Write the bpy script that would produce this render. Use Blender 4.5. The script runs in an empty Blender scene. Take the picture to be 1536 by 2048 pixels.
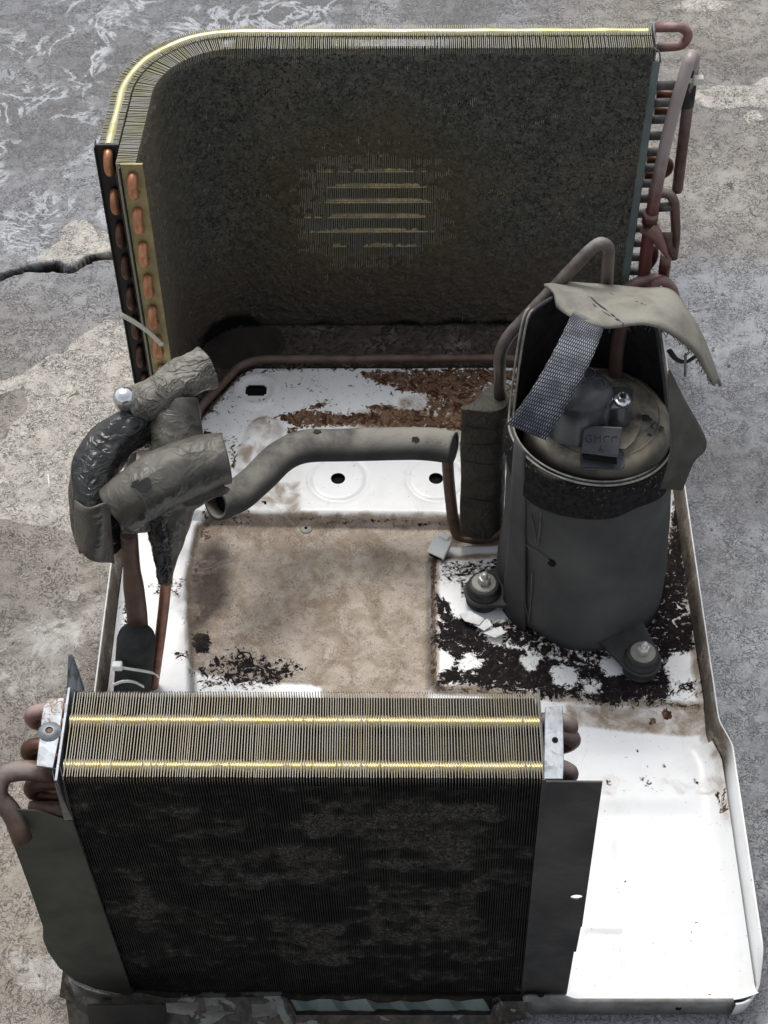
import bpy, bmesh, math, random
import numpy as np
from mathutils import Vector, Matrix

R = math.radians
rng = random.Random(7)
S = bpy.context.scene
C = S.collection

# ------------------------------------------------------------------ camera
F_PX = 3366.0                                  # focal length in pixels of the 1536x2048 photograph
PITCH, YAW, ROLL = .8906, -.005, -.006
CAM = Vector((-.012, -.9162, 1.1893))
fw = Vector((math.sin(YAW)*math.cos(PITCH), math.cos(YAW)*math.cos(PITCH), -math.sin(PITCH)))
r0 = Vector((math.cos(YAW), -math.sin(YAW), 0)); u0 = r0.cross(fw)
RT = r0*math.cos(ROLL) + u0*math.sin(ROLL); UP = -r0*math.sin(ROLL) + u0*math.cos(ROLL)
cd = bpy.data.cameras.new('camera'); cam = bpy.data.objects.new('camera', cd); C.objects.link(cam)
cam.matrix_world = Matrix(((RT.x, UP.x, -fw.x, CAM.x), (RT.y, UP.y, -fw.y, CAM.y), (RT.z, UP.z, -fw.z, CAM.z), (0, 0, 0, 1)))
cd.sensor_fit = 'VERTICAL'; cd.sensor_height = 36; cd.lens = F_PX/2048*36
cd.clip_start = .02; cd.clip_end = 200
S.camera = cam

# ------------------------------------------------------------------ light: overcast sky + very soft sun from behind and above
SUN_EL, SUN_AZ = R(62), R(-18)                 # azimuth measured from +Y towards +X
W = bpy.data.worlds.new('World'); S.world = W; W.use_nodes = True
nt = W.node_tree; bgn = nt.nodes['Background']
sky = nt.nodes.new('ShaderNodeTexSky'); sky.sky_type = 'NISHITA'; sky.sun_disc = False
sky.sun_elevation = SUN_EL; sky.sun_rotation = SUN_AZ; sky.dust_density = 3; sky.air_density = 1.0
hs = nt.nodes.new('ShaderNodeHueSaturation'); hs.inputs['Saturation'].default_value = .30
nt.links.new(sky.outputs[0], hs.inputs['Color']); nt.links.new(hs.outputs[0], bgn.inputs[0])
bgn.inputs[1].default_value = .12
sd = bpy.data.lights.new('sun', 'SUN'); sd.energy = 1.2; sd.angle = R(25); sd.color = (1, .97, .93)
sun = bpy.data.objects.new('sun', sd); C.objects.link(sun)
sdir = Vector((math.sin(SUN_AZ)*math.cos(SUN_EL), math.cos(SUN_AZ)*math.cos(SUN_EL), math.sin(SUN_EL)))
sun.rotation_euler = sdir.to_track_quat('Z', 'Y').to_euler(); sun.location = sdir*5
S.view_settings.view_transform = 'Standard'; S.view_settings.look = 'None'
S.view_settings.exposure = .5; S.view_settings.gamma = 1

# ------------------------------------------------------------------ helpers
def at(px, py, z=None, y=None, x=None):
    """a point of the photograph (1536x2048 px) on a plane of known depth, as a point of the place"""
    d = fw + RT*((px-768)/F_PX) - UP*((py-1024)/F_PX)
    t = (z-CAM.z)/d.z if z is not None else (y-CAM.y)/d.y if y is not None else (x-CAM.x)/d.x
    return CAM + d*t

def _hash(ix, iy, seed):
    h = (ix*374761393 + iy*668265263 + seed*974634777) & 0xffffffff
    h = ((h ^ (h >> 13))*1274126177) & 0xffffffff
    return ((h ^ (h >> 16)) & 0xffff)/65535.0
def vn(x, y, seed=0):
    ix = np.floor(x).astype(np.int64); iy = np.floor(y).astype(np.int64)
    fx = x-ix; fy = y-iy; fx = fx*fx*(3-2*fx); fy = fy*fy*(3-2*fy)
    a = _hash(ix, iy, seed); b = _hash(ix+1, iy, seed); c = _hash(ix, iy+1, seed); d = _hash(ix+1, iy+1, seed)
    return (a*(1-fx)+b*fx)*(1-fy) + (c*(1-fx)+d*fx)*fy
def fbm(x, y, s, o=4, seed=0):
    x = np.asarray(x, float)*s; y = np.asarray(y, float)*s
    t = 0; a = .5; n = 0
    for k in range(o):
        t = t + a*vn(x+k*17.3, y-k*9.1, seed+k); n += a; a *= .5; x = x*2.03; y = y*2.03
    return t/n
def sstep(a, b, x):
    t = np.clip((x-a)/(b-a), 0, 1); return t*t*(3-2*t)
def sd_poly(x, y, P):
    """signed distance to polygon P, negative inside"""
    P = np.array([(p[0], p[1]) for p in P]); d = np.full(x.shape, 1e9); ins = np.zeros(x.shape, bool)
    for i in range(len(P)):
        a, b = P[i], P[(i+1) % len(P)]; e = b-a
        t = np.clip(((x-a[0])*e[0]+(y-a[1])*e[1])/(e@e+1e-12), 0, 1)
        d = np.minimum(d, np.hypot(x-a[0]-t*e[0], y-a[1]-t*e[1]))
        c = ((a[1] <= y) & (b[1] > y)) | ((b[1] <= y) & (a[1] > y))
        ins ^= c & (x < a[0]+(y-a[1])/(b[1]-a[1]+1e-12)*e[0])
    return np.where(ins, -d, d)
def sd_line(x, y, P):
    d = np.full(x.shape, 1e9)
    for a, b in zip(P[:-1], P[1:]):
        ex, ey = b[0]-a[0], b[1]-a[1]
        t = np.clip(((x-a[0])*ex+(y-a[1])*ey)/(ex*ex+ey*ey+1e-12), 0, 1)
        d = np.minimum(d, np.hypot(x-a[0]-t*ex, y-a[1]-t*ey))
    return d
def disc(x, y, p, r):
    return np.hypot(x-p[0], y-p[1])-r

class MB:
    def __init__(s): s.v = []; s.f = []; s.sm = []
    def add(s, vs, fs, smooth=False):
        o = len(s.v); s.v += [tuple(p) for p in vs]
        for q in fs: s.f.append(tuple(i+o for i in q)); s.sm.append(smooth)
        return s
    def box(s, a, b, T=None):
        x0, y0, z0 = a; x1, y1, z1 = b
        vs = [(x0,y0,z0),(x1,y0,z0),(x1,y1,z0),(x0,y1,z0),(x0,y0,z1),(x1,y0,z1),(x1,y1,z1),(x0,y1,z1)]
        if T: vs = [T(Vector(p)) for p in vs]
        return s.add(vs, [(3,2,1,0),(4,5,6,7),(0,1,5,4),(1,2,6,5),(2,3,7,6),(3,0,4,7)])
    def prism(s, P, off, smooth=False):
        """polygon P (3-D points) extruded by vector off"""
        n = len(P); off = Vector(off); P = [Vector(p) for p in P]
        return s.add(P+[p+off for p in P], [tuple(range(n))[::-1], tuple(range(n, 2*n))] +
                     [(i, (i+1) % n, n+(i+1) % n, n+i) for i in range(n)])
    def tube(s, P, r, seg=10, caps=True, wob=None, flat=None):
        P = [Vector(p) for p in P]; n = len(P)
        T = [((P[min(i+1, n-1)]-P[max(i-1, 0)]).normalized()) for i in range(n)]
        a = Vector((0, 0, 1)) if abs(T[0].z) < .9 else Vector((1, 0, 0))
        N = (a - T[0]*a.dot(T[0])).normalized(); vs = []
        for i in range(n):
            N = (N - T[i]*N.dot(T[i])).normalized(); B = T[i].cross(N)
            ri = r(i/(n-1)) if callable(r) else r
            for k in range(seg):
                th = 2*math.pi*k/seg; rr = ri*(1+(wob(i/(n-1), th) if wob else 0))
                vs.append(P[i] + N*(math.cos(th)*rr) + B*(math.sin(th)*rr*(flat or 1)))
        fs = [(i*seg+k, i*seg+(k+1) % seg, (i+1)*seg+(k+1) % seg, (i+1)*seg+k) for i in range(n-1) for k in range(seg)]
        s.add(vs, fs, True)
        if caps:
            o = len(s.v)-len(vs)
            s.f += [tuple(o+k for k in range(seg))[::-1], tuple(o+(n-1)*seg+k for k in range(seg))]; s.sm += [False, False]
        return s
    def lathe(s, prof, c, seg=32, smooth=True, axis=None):
        c = Vector(c); q = axis.to_track_quat('Z', 'Y') if axis else None; vs = []
        for r, z in prof:
            for k in range(seg):
                th = 2*math.pi*k/seg; p = Vector((r*math.cos(th), r*math.sin(th), z))
                vs.append(c + (q @ p if q else p))
        m = len(prof)
        fs = [(i*seg+k, i*seg+(k+1) % seg, (i+1)*seg+(k+1) % seg, (i+1)*seg+k) for i in range(m-1) for k in range(seg)]
        return s.add(vs, fs, smooth)
    def grid(s, G, smooth=True, wrap=False):
        """G: rows of points"""
        m, n = len(G), len(G[0]); w = n if wrap else n-1
        return s.add([p for row in G for p in row],
                     [(i*n+k, i*n+(k+1) % n, (i+1)*n+(k+1) % n, (i+1)*n+k) for i in range(m-1) for k in range(w)], smooth)

def fillet(P, r, n=7):
    """polyline with rounded corners"""
    P = [Vector(p) for p in P]; out = [P[0]]
    for i in range(1, len(P)-1):
        a, b, c = P[i-1], P[i], P[i+1]
        q = min(r, (a-b).length*.49, (c-b).length*.49)
        s0 = b+(a-b).normalized()*q; s1 = b+(c-b).normalized()*q
        for k in range(n+1):
            t = k/n; out.append(s0*(1-t)**2 + b*(2*t*(1-t)) + s1*t*t)
    out.append(P[-1]); return out
def spline(P, n=8):
    P = [Vector(p) for p in P]; Q = [P[0]*2-P[1]]+P+[P[-1]*2-P[-2]]; out = []
    for i in range(1, len(Q)-2):
        for k in range(n):
            t = k/n; a, b, c, d = Q[i-1:i+3]
            out.append(.5*((2*b)+(c-a)*t+(2*a-5*b+4*c-d)*t*t+(3*b-a-3*c+d)*t**3))
    out.append(P[-1]); return out
def resample(P, step):
    out = [P[0]]; acc = 0
    for a, b in zip(P[:-1], P[1:]):
        L = (b-a).length; n = max(1, int(round(L/step)))
        out += [a.lerp(b, (k+1)/n) for k in range(n)]
    return out

BASE = {}
def finish(o, label, cat, group=None, kind=None):
    if label: o['label'] = label
    if cat: o['category'] = cat
    if group: o['group'] = group
    if kind: o['kind'] = kind
def thing(name, label, cat, base=(0, 0, 0), group=None):
    o = bpy.data.objects.new(name, None); C.objects.link(o); o.empty_display_size = .02
    o.location = base; BASE[o] = Vector(base); finish(o, label, cat, group); return o
def root_base(p):
    return BASE[p]
def obj(name, mb, mat, parent=None, label=None, cat=None, group=None, kind=None, base=None, attrs=None, mods=()):
    me = bpy.data.meshes.new(name)
    b = BASE[parent] if parent else Vector(base or (0, 0, 0))
    if isinstance(mb, tuple):                            # (numpy verts Nx3, numpy quads Mx4)
        v, f = mb; v = np.asarray(v, float)-np.array(b)
        me.vertices.add(len(v)); me.vertices.foreach_set('co', v.ravel())
        me.loops.add(f.size); me.loops.foreach_set('vertex_index', f.ravel().astype(np.int32))
        me.polygons.add(len(f)); me.polygons.foreach_set('loop_start', np.arange(0, f.size, 4, dtype=np.int32))
        me.polygons.foreach_set('use_smooth', np.ones(len(f), bool)); me.update(calc_edges=True)
    else:
        me.from_pydata([(p[0]-b.x, p[1]-b.y, p[2]-b.z) for p in mb.v], [], mb.f)
        me.polygons.foreach_set('use_smooth', mb.sm)
    for k, a in (attrs or {}).items():
        at_ = me.attributes.new(k, 'FLOAT', 'POINT'); at_.data.foreach_set('value', np.asarray(a, np.float32).ravel())
    me.materials.append(mat); me.update()
    o = bpy.data.objects.new(name, me); C.objects.link(o)
    if parent:
        o.parent = parent; BASE[o] = b
    else:
        o.location = b; BASE[o] = b
    finish(o, label, cat, group, kind)
    for m in mods: 
        md = o.modifiers.new(m[0].lower(), m[0])
        for k, v in m[1].items(): setattr(md, k, v)
    return o
BEV = lambda w=.0008, n=2: ('BEVEL', dict(width=w, segments=n, limit_method='ANGLE', angle_limit=R(35)))
SOL = lambda t, off=0: ('SOLIDIFY', dict(thickness=t, offset=off))
def quads(nu, nv):
    i, k = np.meshgrid(np.arange(nu-1), np.arange(nv-1), indexing='ij')
    a = (i*nv+k).ravel(); return np.stack([a, a+nv, a+nv+1, a+1], 1)

# ------------------------------------------------------------------ materials
class M:
    def __init__(s, name, col=(.5, .5, .5), rough=.5, metal=0., spec=.5):
        s.m = bpy.data.materials.new(name); s.m.use_nodes = True; s.t = s.m.node_tree
        s.b = s.t.nodes['Principled BSDF']; s.tc = s.t.nodes.new('ShaderNodeTexCoord')
        s.set('Base Color', col); s.set('Roughness', rough); s.set('Metallic', metal); s.set('Specular IOR Level', spec)
    def put(s, sock, v):
        if hasattr(v, 'is_linked'): s.t.links.new(v, sock)
        elif isinstance(v, (tuple, list)): sock.default_value = (*v, 1) if len(sock.default_value) == 4 and len(v) == 3 else v
        else: sock.default_value = v
    def set(s, k, v): s.put(s.b.inputs[k], v)
    def vec(s, scale=(1, 1, 1), rot=(0, 0, 0)):
        n = s.t.nodes.new('ShaderNodeMapping'); n.inputs['Scale'].default_value = scale; n.inputs['Rotation'].default_value = rot
        s.t.links.new(s.tc.outputs['Object'], n.inputs['Vector']); return n.outputs[0]
    def noise(s, sc, det=4, ro=.55, dist=0, vec=None):
        n = s.t.nodes.new('ShaderNodeTexNoise'); s.put(n.inputs['Vector'], vec or s.tc.outputs['Object'])
        for k, v in (('Scale', sc), ('Detail', det), ('Roughness', ro), ('Distortion', dist)): s.put(n.inputs[k], v)
        return n.outputs['Fac']
    def voro(s, sc, feat='F1', vec=None, out='Distance', rnd=1):
        n = s.t.nodes.new('ShaderNodeTexVoronoi'); n.feature = feat; s.put(n.inputs['Vector'], vec or s.tc.outputs['Object'])
        n.inputs['Scale'].default_value = sc; n.inputs['Randomness'].default_value = rnd; return n.outputs[out]
    def wave(s, sc, dirn='X', dist=0, vec=None):
        n = s.t.nodes.new('ShaderNodeTexWave'); n.bands_direction = dirn; s.put(n.inputs['Vector'], vec or s.tc.outputs['Object'])
        n.inputs['Scale'].default_value = sc; n.inputs['Distortion'].default_value = dist; return n.outputs['Fac']
    def attr(s, name):
        n = s.t.nodes.new('ShaderNodeAttribute'); n.attribute_name = name; return n.outputs['Fac']
    def xyz(s, which, src=None):
        n = s.t.nodes.new('ShaderNodeSeparateXYZ'); s.put(n.inputs[0], src or s.tc.outputs['Object']); return n.outputs[which]
    def up(s):
        g = s.t.nodes.new('ShaderNodeNewGeometry'); return s.xyz('Z', g.outputs['Normal'])
    def math(s, op, a, b=0., c=None, clamp=False):
        n = s.t.nodes.new('ShaderNodeMath'); n.operation = op; n.use_clamp = clamp
        s.put(n.inputs[0], a); s.put(n.inputs[1], b)
        if c is not None: s.put(n.inputs[2], c)
        return n.outputs[0]
    def rng(s, v, a, b, c=0., d=1., smooth=True):
        n = s.t.nodes.new('ShaderNodeMapRange'); n.interpolation_type = 'SMOOTHSTEP' if smooth else 'LINEAR'
        for i, q in enumerate((v, a, b, c, d)): s.put(n.inputs[i], q)
        return n.outputs[0]
    def mix(s, fac, a, b):
        n = s.t.nodes.new('ShaderNodeMix'); n.data_type = 'RGBA'
        s.put(n.inputs['Factor'], fac); s.put(n.inputs[6], a); s.put(n.inputs[7], b); return n.outputs[2]
    def mixf(s, fac, a, b):
        n = s.t.nodes.new('ShaderNodeMix'); s.put(n.inputs['Factor'], fac); s.put(n.inputs[2], a); s.put(n.inputs[3], b); return n.outputs[0]
    def bump(s, h, st=.5, d=.001):
        n = s.t.nodes.new('ShaderNodeBump'); s.put(n.inputs['Height'], h); n.inputs['Strength'].default_value = st; n.inputs['Distance'].default_value = d
        if s.b.inputs['Normal'].is_linked: s.t.links.new(s.b.inputs['Normal'].links[0].from_socket, n.inputs['Normal'])
        s.t.links.new(n.outputs[0], s.b.inputs['Normal']); return s

def mottled(name, a, b, rough=.6, metal=0., sc=60, bump=.3, bd=.001, bsc=None, dust=None, duststr=.6, rv=.12, dist=.3, thr=(.35, .65)):
    m = M(name, a, rough, metal); n = m.noise(sc, 6, .6, dist)
    col = m.mix(m.rng(n, *thr), a, b)
    if dust:
        d = m.math('MULTIPLY', m.rng(m.up(), .15, .95), m.rng(m.noise(sc*.7, 5, .65, .2), .30, .62)); d = m.math('MULTIPLY', d, duststr)
        col = m.mix(d, col, dust)
        if metal: m.set('Metallic', m.mixf(d, metal, 0.))
        m.set('Roughness', m.mixf(d, rough, .85))
    else: m.set('Roughness', m.rng(n, .2, .8, rough-rv, rough+rv))
    m.set('Base Color', col)
    if bump: m.bump(m.noise(bsc or sc*6, 5, .65), bump, bd)
    return m.m

# paint of the base pan: white enamel, brown grime, flaking rust, black tar-like dirt (where each lies comes from the mesh)
def pan_paint():
    m = M('pan_paint', (.8, .8, .79), .35)
    tan, rust, blk = m.attr('grime'), m.attr('rust'), m.attr('black')
    nf = m.noise(170, 8, .68, 1.2); ng = m.noise(45, 6, .6, .8); nb = m.noise(95, 7, .66, 1.6)
    white = m.mix(m.rng(m.noise(22, 5, .6), .45, .75), (.84, .85, .85), (.74, .74, .71))
    scr = m.rng(m.math('ABSOLUTE', m.math('SUBTRACT', m.noise(34, 2, .5, .6, m.vec((1, .25, 1), (0, 0, .6))), .5)), .010, .003); white = m.mix(m.math('MULTIPLY', scr, m.rng(m.noise(18, 3), .5, .62, 0, .35)), white, (.60, .585, .55))
    spk = m.rng(m.noise(420, 2, .5), .73, .77); white = m.mix(spk, white, (.22, .17, .13))
    tcol = m.mix(m.rng(ng, .35, .68), (.52, .455, .385), (.33, .265, .20))
    tcol = m.mix(m.rng(m.noise(260, 4, .7, 2.0), .52, .66, 0, .7), tcol, (.19, .15, .115))
    wm = m.rng(m.math('ABSOLUTE', m.math('SUBTRACT', m.noise(150, 2, .5, 2.2), .5)), .05, .015); tcol = m.mix(m.math('MULTIPLY', m.math('MULTIPLY', wm, m.rng(m.noise(50, 3), .40, .60)), .55), tcol, (.14, .105, .08))
    tf = m.math('ADD', tan, m.math('MULTIPLY', m.math('SUBTRACT', ng, .5), 1.0)); tf = m.rng(tf, .25, .75)
    col = m.mix(tf, white, tcol)
    rcol = m.mix(m.rng(nf, .35, .65), (.105, .055, .034), (.235, .155, .10)); rcol = m.mix(m.rng(nb, .44, .62), rcol, (.045, .02, .012))
    rf = m.math('ADD', rust, m.math('ADD', m.math('MULTIPLY', m.math('SUBTRACT', nf, .5), 1.5), m.math('MULTIPLY', m.math('SUBTRACT', nb, .5), 1.0))); rf = m.rng(rf, .47, .55)
    col = m.mix(rf, col, rcol)
    nb2 = m.noise(300, 4, .65, 1.2); bf = m.math('ADD', blk, m.math('ADD', m.math('MULTIPLY', m.math('SUBTRACT', nb, .5), 1.7), m.math('MULTIPLY', m.math('SUBTRACT', nb2, .5), 1.1))); bf0 = bf; bf = m.rng(bf, .47, .54)
    bcol = m.mix(m.rng(nf, .45, .7), (.012, .010, .011), (.045, .033, .03))
    halo = m.rng(bf0, .30, .47); col = m.mix(m.math('MULTIPLY', halo, .7), col, (.30, .265, .235))
    col = m.mix(bf, col, bcol)
    st = m.math('MULTIPLY', m.attr('stain'), m.rng(m.noise(30, 6, .65, .6), .18, .50)); col = m.mix(st, col, m.mix(ng, (.045, .038, .032), (.092, .076, .063)))
    m.set('Base Color', col)
    anyf = m.math('MAXIMUM', m.math('MAXIMUM', tf, rf), bf)
    m.set('Roughness', m.mixf(anyf, .33, .92)); m.set('Specular IOR Level', m.mixf(anyf, .5, .08))
    h = m.math('MULTIPLY', m.math('ADD', rf, m.math('MULTIPLY', bf, 1.3)), .8)
    m.bump(m.math('ADD', h, m.math('MULTIPLY', nf, m.math('ADD', tf, .1))), .55, .0008)
    return m.m
def ground_mat():
    m = M('concrete', (.3, .3, .3), .7)
    wet, patch, warm, sky_glint = m.attr('wet'), m.attr('patch'), m.attr('warm'), m.attr('sky_glint')
    n1 = m.noise(9, 8, .62, .4); n2 = m.noise(60, 7, .66, 1.5); n3 = m.noise(190, 6, .7, 2.2)
    cool = m.mix(m.rng(n1, .3, .7), (.255, .262, .285), (.37, .378, .392))
    warmc = m.mix(m.rng(n1, .3, .7), (.23, .198, .16), (.39, .35, .295))
    col = m.mix(warm, cool, warmc)
    pc = m.mix(m.rng(n2, .3, .7), (.62, .58, .51), (.43, .40, .36))
    pc = m.mix(m.rng(m.voro(150), .18, .08), pc, (.26, .25, .24))
    col = m.mix(m.rng(patch, .42, .58), col, pc)
    col = m.mix(m.rng(n3, .53, .68, 0, .75), col, (.10, .09, .08))
    worm = m.rng(m.math('ABSOLUTE', m.math('SUBTRACT', m.noise(130, 2, .5, 2.2), .5)), .045, .012)
    worm = m.math('MULTIPLY', worm, m.rng(m.noise(55, 3), .38, .58)); col = m.mix(m.math('MULTIPLY', worm, .62), col, (.085, .078, .07))
    pits = m.rng(m.noise(95, 3, .6, 1.0), .66, .72); col = m.mix(m.math('MULTIPLY', pits, .7), col, (.07, .065, .06))
    col = m.mix(m.rng(n2, .62, .76, 0, .45), col, (.52, .50, .47))
    # wet concrete is darker
    w = m.rng(m.math('ADD', wet, m.math('MULTIPLY', m.math('SUBTRACT', n2, .5), .5)), .3, .7)
    dk = m.t.nodes.new('ShaderNodeMix'); dk.data_type = 'RGBA'; dk.blend_type = 'MULTIPLY'
    m.put(dk.inputs[0], w); m.put(dk.inputs[6], col); m.put(dk.inputs[7], (.37, .36, .35)); col = dk.outputs[2]
    vf = m.rng(m.math('ABSOLUTE', m.math('SUBTRACT', m.noise(13, 5, .6, 1.6), .5)), .045, .010)
    vf = m.math('MULTIPLY', vf, m.math('MULTIPLY', sky_glint, m.rng(m.noise(14, 3), .42, .56)))
    col = m.mix(m.math('MULTIPLY', vf, .75), col, (.60, .62, .66))  # pale streaks: sky reflected on wet concrete, painted into the colour
    col = m.mix(m.attr('crack'), col, (.016, .012, .010))
    m.set('Base Color', col)
    m.set('Roughness', m.mixf(w, m.rng(n2, .3, .7, .55, .85), .16)); m.set('Coat Weight', m.math('MULTIPLY', w, .9)); m.set('Coat Roughness', .06); m.set('Coat IOR', 1.5)
    m.bump(m.math('SUBTRACT', m.math('ADD', n2, m.math('MULTIPLY', n3, .5)), m.math('ADD', worm, pits)), .8, .0035)
    m.bump(m.noise(420, 3, .6, 1.5), .35, .0012)
    return m.m
def fin_mat(name, gold, grey, dirty_y=None):
    m = M(name, gold, .42, .35)
    n = m.noise(50, 5, .6); col = m.mix(m.rng(n, .35, .65), gold, grey)
    if dirty_y:
        y = m.xyz('Y'); d = m.rng(m.math('ADD', y, m.math('MULTIPLY', m.math('SUBTRACT', m.noise(140, 4), .5), .004)), *dirty_y)
        zf = m.rng(m.xyz('Z'), .314, .310); d = m.math('MULTIPLY', d, zf)
        d = m.math('MAXIMUM', d, m.rng(m.xyz('Z'), .309, .300))
        col = m.mix(d, col, m.mix(m.rng(m.noise(80, 5, .65), .4, .66), (.010, .0095, .009), (.034, .031, .026)))
        m.set('Metallic', m.mixf(d, .5, 0.)); m.set('Roughness', m.mixf(d, .35, .9))
    m.set('Base Color', col); return m.m
def lint_mat(name, a, b, c, wetattr=None):
    m = M(name, a, .95, 0, .15)
    n = m.noise(160, 6, .7, .8); col = m.mix(m.rng(n, .35, .65), a, b)
    col = m.mix(m.rng(m.noise(14, 4, .6), .45, .7), col, m.mix(m.rng(n, .3, .7), c, b))
    cv = m.rng(m.noise(230, 3, .6, 1.8), .50, .64); col = m.mix(m.math('MULTIPLY', cv, m.math('SUBTRACT', 1, m.attr('legtone'))), col, (.032, .032, .027))
    if wetattr: 
        col = m.mix(m.math('MULTIPLY', m.attr('legtone'), .8), col, m.mix(n, (.13, .108, .075), (.22, .19, .14)))
        col = m.mix(m.math('MULTIPLY', m.attr('thin'), .7), col, m.mix(n, (.075, .062, .028), (.16, .135, .065)))
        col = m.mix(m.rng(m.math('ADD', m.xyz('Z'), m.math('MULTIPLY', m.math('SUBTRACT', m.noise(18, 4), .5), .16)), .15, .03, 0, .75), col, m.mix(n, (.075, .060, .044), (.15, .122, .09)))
        w = m.attr(wetattr); col = m.mix(w, col, (.009, .009, .008))
    m.set('Base Color', col); m.bump(m.noise(700, 4, .7), .7, .001); m.bump(m.noise(230, 3, .6, 1.8), 1., -.0035); return m.m
def webbing():
    m = M('velcro_webbing', (.14, .15, .165), .8)
    uvn = m.t.nodes.new('ShaderNodeUVMap'); uv = uvn.outputs[0]
    w = m.wave(3.0, 'X', 0, uv); w2 = m.wave(3.0, 'Y', 0, uv)
    return m
def zinc():
    m = M('galvanised_steel', (.5, .53, .57), .42, .75)
    cell = m.voro(160, 'F1', out='Color'); g = m.xyz('X', cell)
    col = m.mix(g, (.17, .185, .205), (.25, .27, .295)); col = m.mix(m.rng(m.noise(70, 6, .65, 1), .50, .62), col, (.13, .135, .135))
    ru = m.rng(m.math('ADD', m.attr('rust'), m.math('MULTIPLY', m.math('SUBTRACT', m.noise(220, 6, .7, 1), .5), 1.2)), .45, .62)
    col = m.mix(ru, col, m.mix(m.noise(300, 4), (.42, .17, .05), (.30, .20, .12)))
    m.set('Base Color', col); m.set('Metallic', m.mixf(ru, .45, 0.)); m.set('Roughness', m.mixf(ru, .42, .85)); m.bump(m.noise(300, 4), .2, .0006); return m.m
def peeling():
    m = M('peeling_paint', (.1, .1, .09), .6)
    n = m.noise(38, 7, .6, .9); f = m.rng(n, .575, .595)
    base = m.mix(m.rng(m.noise(110, 6, .7), .4, .62), (.022, .021, .02), (.075, .06, .045))
    pc = m.mix(m.rng(m.noise(90, 5), .4, .6), (.20, .205, .185), (.13, .135, .12))
    m.set('Base Color', m.mix(f, base, pc)); m.bump(f, .6, .0008); m.bump(m.noise(500, 4), .3, .0005); return m.m

PAINT = pan_paint(); GROUND = ground_mat(); ZINC = zinc(); PEEL = peeling()
RIMP = mottled('rim_paint', (.62, .61, .58), (.80, .80, .79), .4, 0, 40, .1)
RIMD = None
GOLDF = fin_mat('golden_fins', (.33, .31, .20), (.36, .355, .32))
EVAPF = fin_mat('evaporator_fins', (.105, .092, .062), (.115, .109, .094), (-.0025, -.0060))
COLLAR = mottled('golden_collar', (.68, .58, .32), (.64, .59, .44), .27, .85, 120, .15, .0004, 900)
LINT = lint_mat('lint_mat', (.078, .078, .064), (.165, .160, .132), (.155, .130, .092), 'wetblack')
LINTE = lint_mat('lint_evaporator', (.012, .012, .011), (.040, .037, .030), (.012, .012, .011), None)
FLUFF = lint_mat('lint_fluff', (.085, .080, .066), (.13, .122, .10), (.06, .055, .045), None)
COPPER = mottled('bright_copper', (.62, .29, .15), (.42, .19, .10), .40, .65, 70, .1, dust=None)
COPPERD = mottled('tarnished_copper', (.16, .075, .05), (.09, .05, .038), .45, .6, 90, .2)
PIPE = mottled('dusty_copper_pipe', (.17, .105, .08), (.10, .065, .055), .42, .55, 60, .25, .0006, 500, dust=(.33, .30, .275), duststr=.75)
REDPIPE = mottled('red_brown_pipe', (.17, .045, .035), (.10, .04, .03), .38, .45, 50, .2, .0006, 400, dust=(.40, .34, .32), duststr=.85)
PINKPIPE = mottled('pink_copper_pipe', (.30, .155, .135), (.19, .105, .09), .40, .4, 60, .2, .0006, 400, dust=(.46, .36, .34), duststr=.7)
GREYTUBE = mottled('grey_tube', (.12, .105, .10), (.07, .062, .06), .5, .3, 60, .2, .0006, 400, dust=(.22, .22, .21), duststr=.6)
RUSTTUBE = mottled('brown_tube', (.13, .075, .055), (.075, .045, .035), .5, .2, 60, .35, .0008, 400, dust=(.24, .19, .155), duststr=.6)
GREENST = mottled('green_grey_steel', (.165, .205, .19), (.125, .16, .15), .45, 0, 30, .15)
OLIVE = mottled('olive_dusty_steel', (.082, .082, .066), (.055, .056, .047), .6, 0, 16, .25, .0008, 300)
DARKST = mottled('dark_sheet_steel', (.056, .052, .046), (.024, .024, .024), .55, 0, 24, .35, .001, 200, thr=(.3, .7))
BLACKST = mottled('black_steel', (.012, .012, .012), (.022, .022, .022), .35, .2, 50, .2)
GREYST = mottled('grey_dirty_paint', (.22, .22, .205), (.12, .115, .105), .5, 0, 40, .25)  # on the front lip this grey holds shade as well as dirt
FOAM = mottled('grey_foam', (.082, .081, .078), (.055, .056, .057), .85, 0, 26, .6, .001, 520, dust=(.33, .31, .265), duststr=.85)  # dust tint also paints in a lit top and shaded underside
FOAMD = mottled('black_foam', (.03, .031, .032), (.05, .05, .05), .8, 0, 60, .5, .001, 500)
TAPE = mottled('dusty_wrap_tape', (.082, .078, .062), (.05, .049, .042), .34, 0, 30, .2, .0008, 200, dust=(.24, .22, .18), duststr=.38)
TAPEP = mottled('pale_wrap_tape', (.15, .14, .115), (.085, .08, .066), .34, 0, 30, .2, .0008, 200, dust=(.36, .34, .29), duststr=.7)
TAPEB = mottled('black_wrap_film', (.016, .017, .017), (.04, .04, .038), .22, 0, 40, .4, .001, 160)
PAD = mottled('olive_wrap_pad', (.075, .070, .055), (.05, .048, .040), .55, 0, 40, .4, .0008, 300)
JACKET = mottled('charcoal_jacket', (.056, .057, .058), (.104, .103, .099), .9, 0, 17, .7, .0008, 1100, thr=(.25, .8))
LINER = mottled('black_liner', (.016, .016, .017), (.030, .029, .029), .95, 0, 90, .6, .001, 700)
VELVET = mottled('black_loop_velvet', (.011, .011, .012), (.034, .033, .032), .95, 0, 260, 1., .002, 600)
FLAPM = mottled('dusty_flap_cloth', (.17, .16, .135), (.24, .23, .195), .9, 0, 35, .5, .0008, 900, dust=(.34, .325, .28), duststr=.7)
STITCH = mottled('grey_thread', (.13, .13, .125), (.09, .09, .09), .8, 0, 200, 0)
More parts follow.
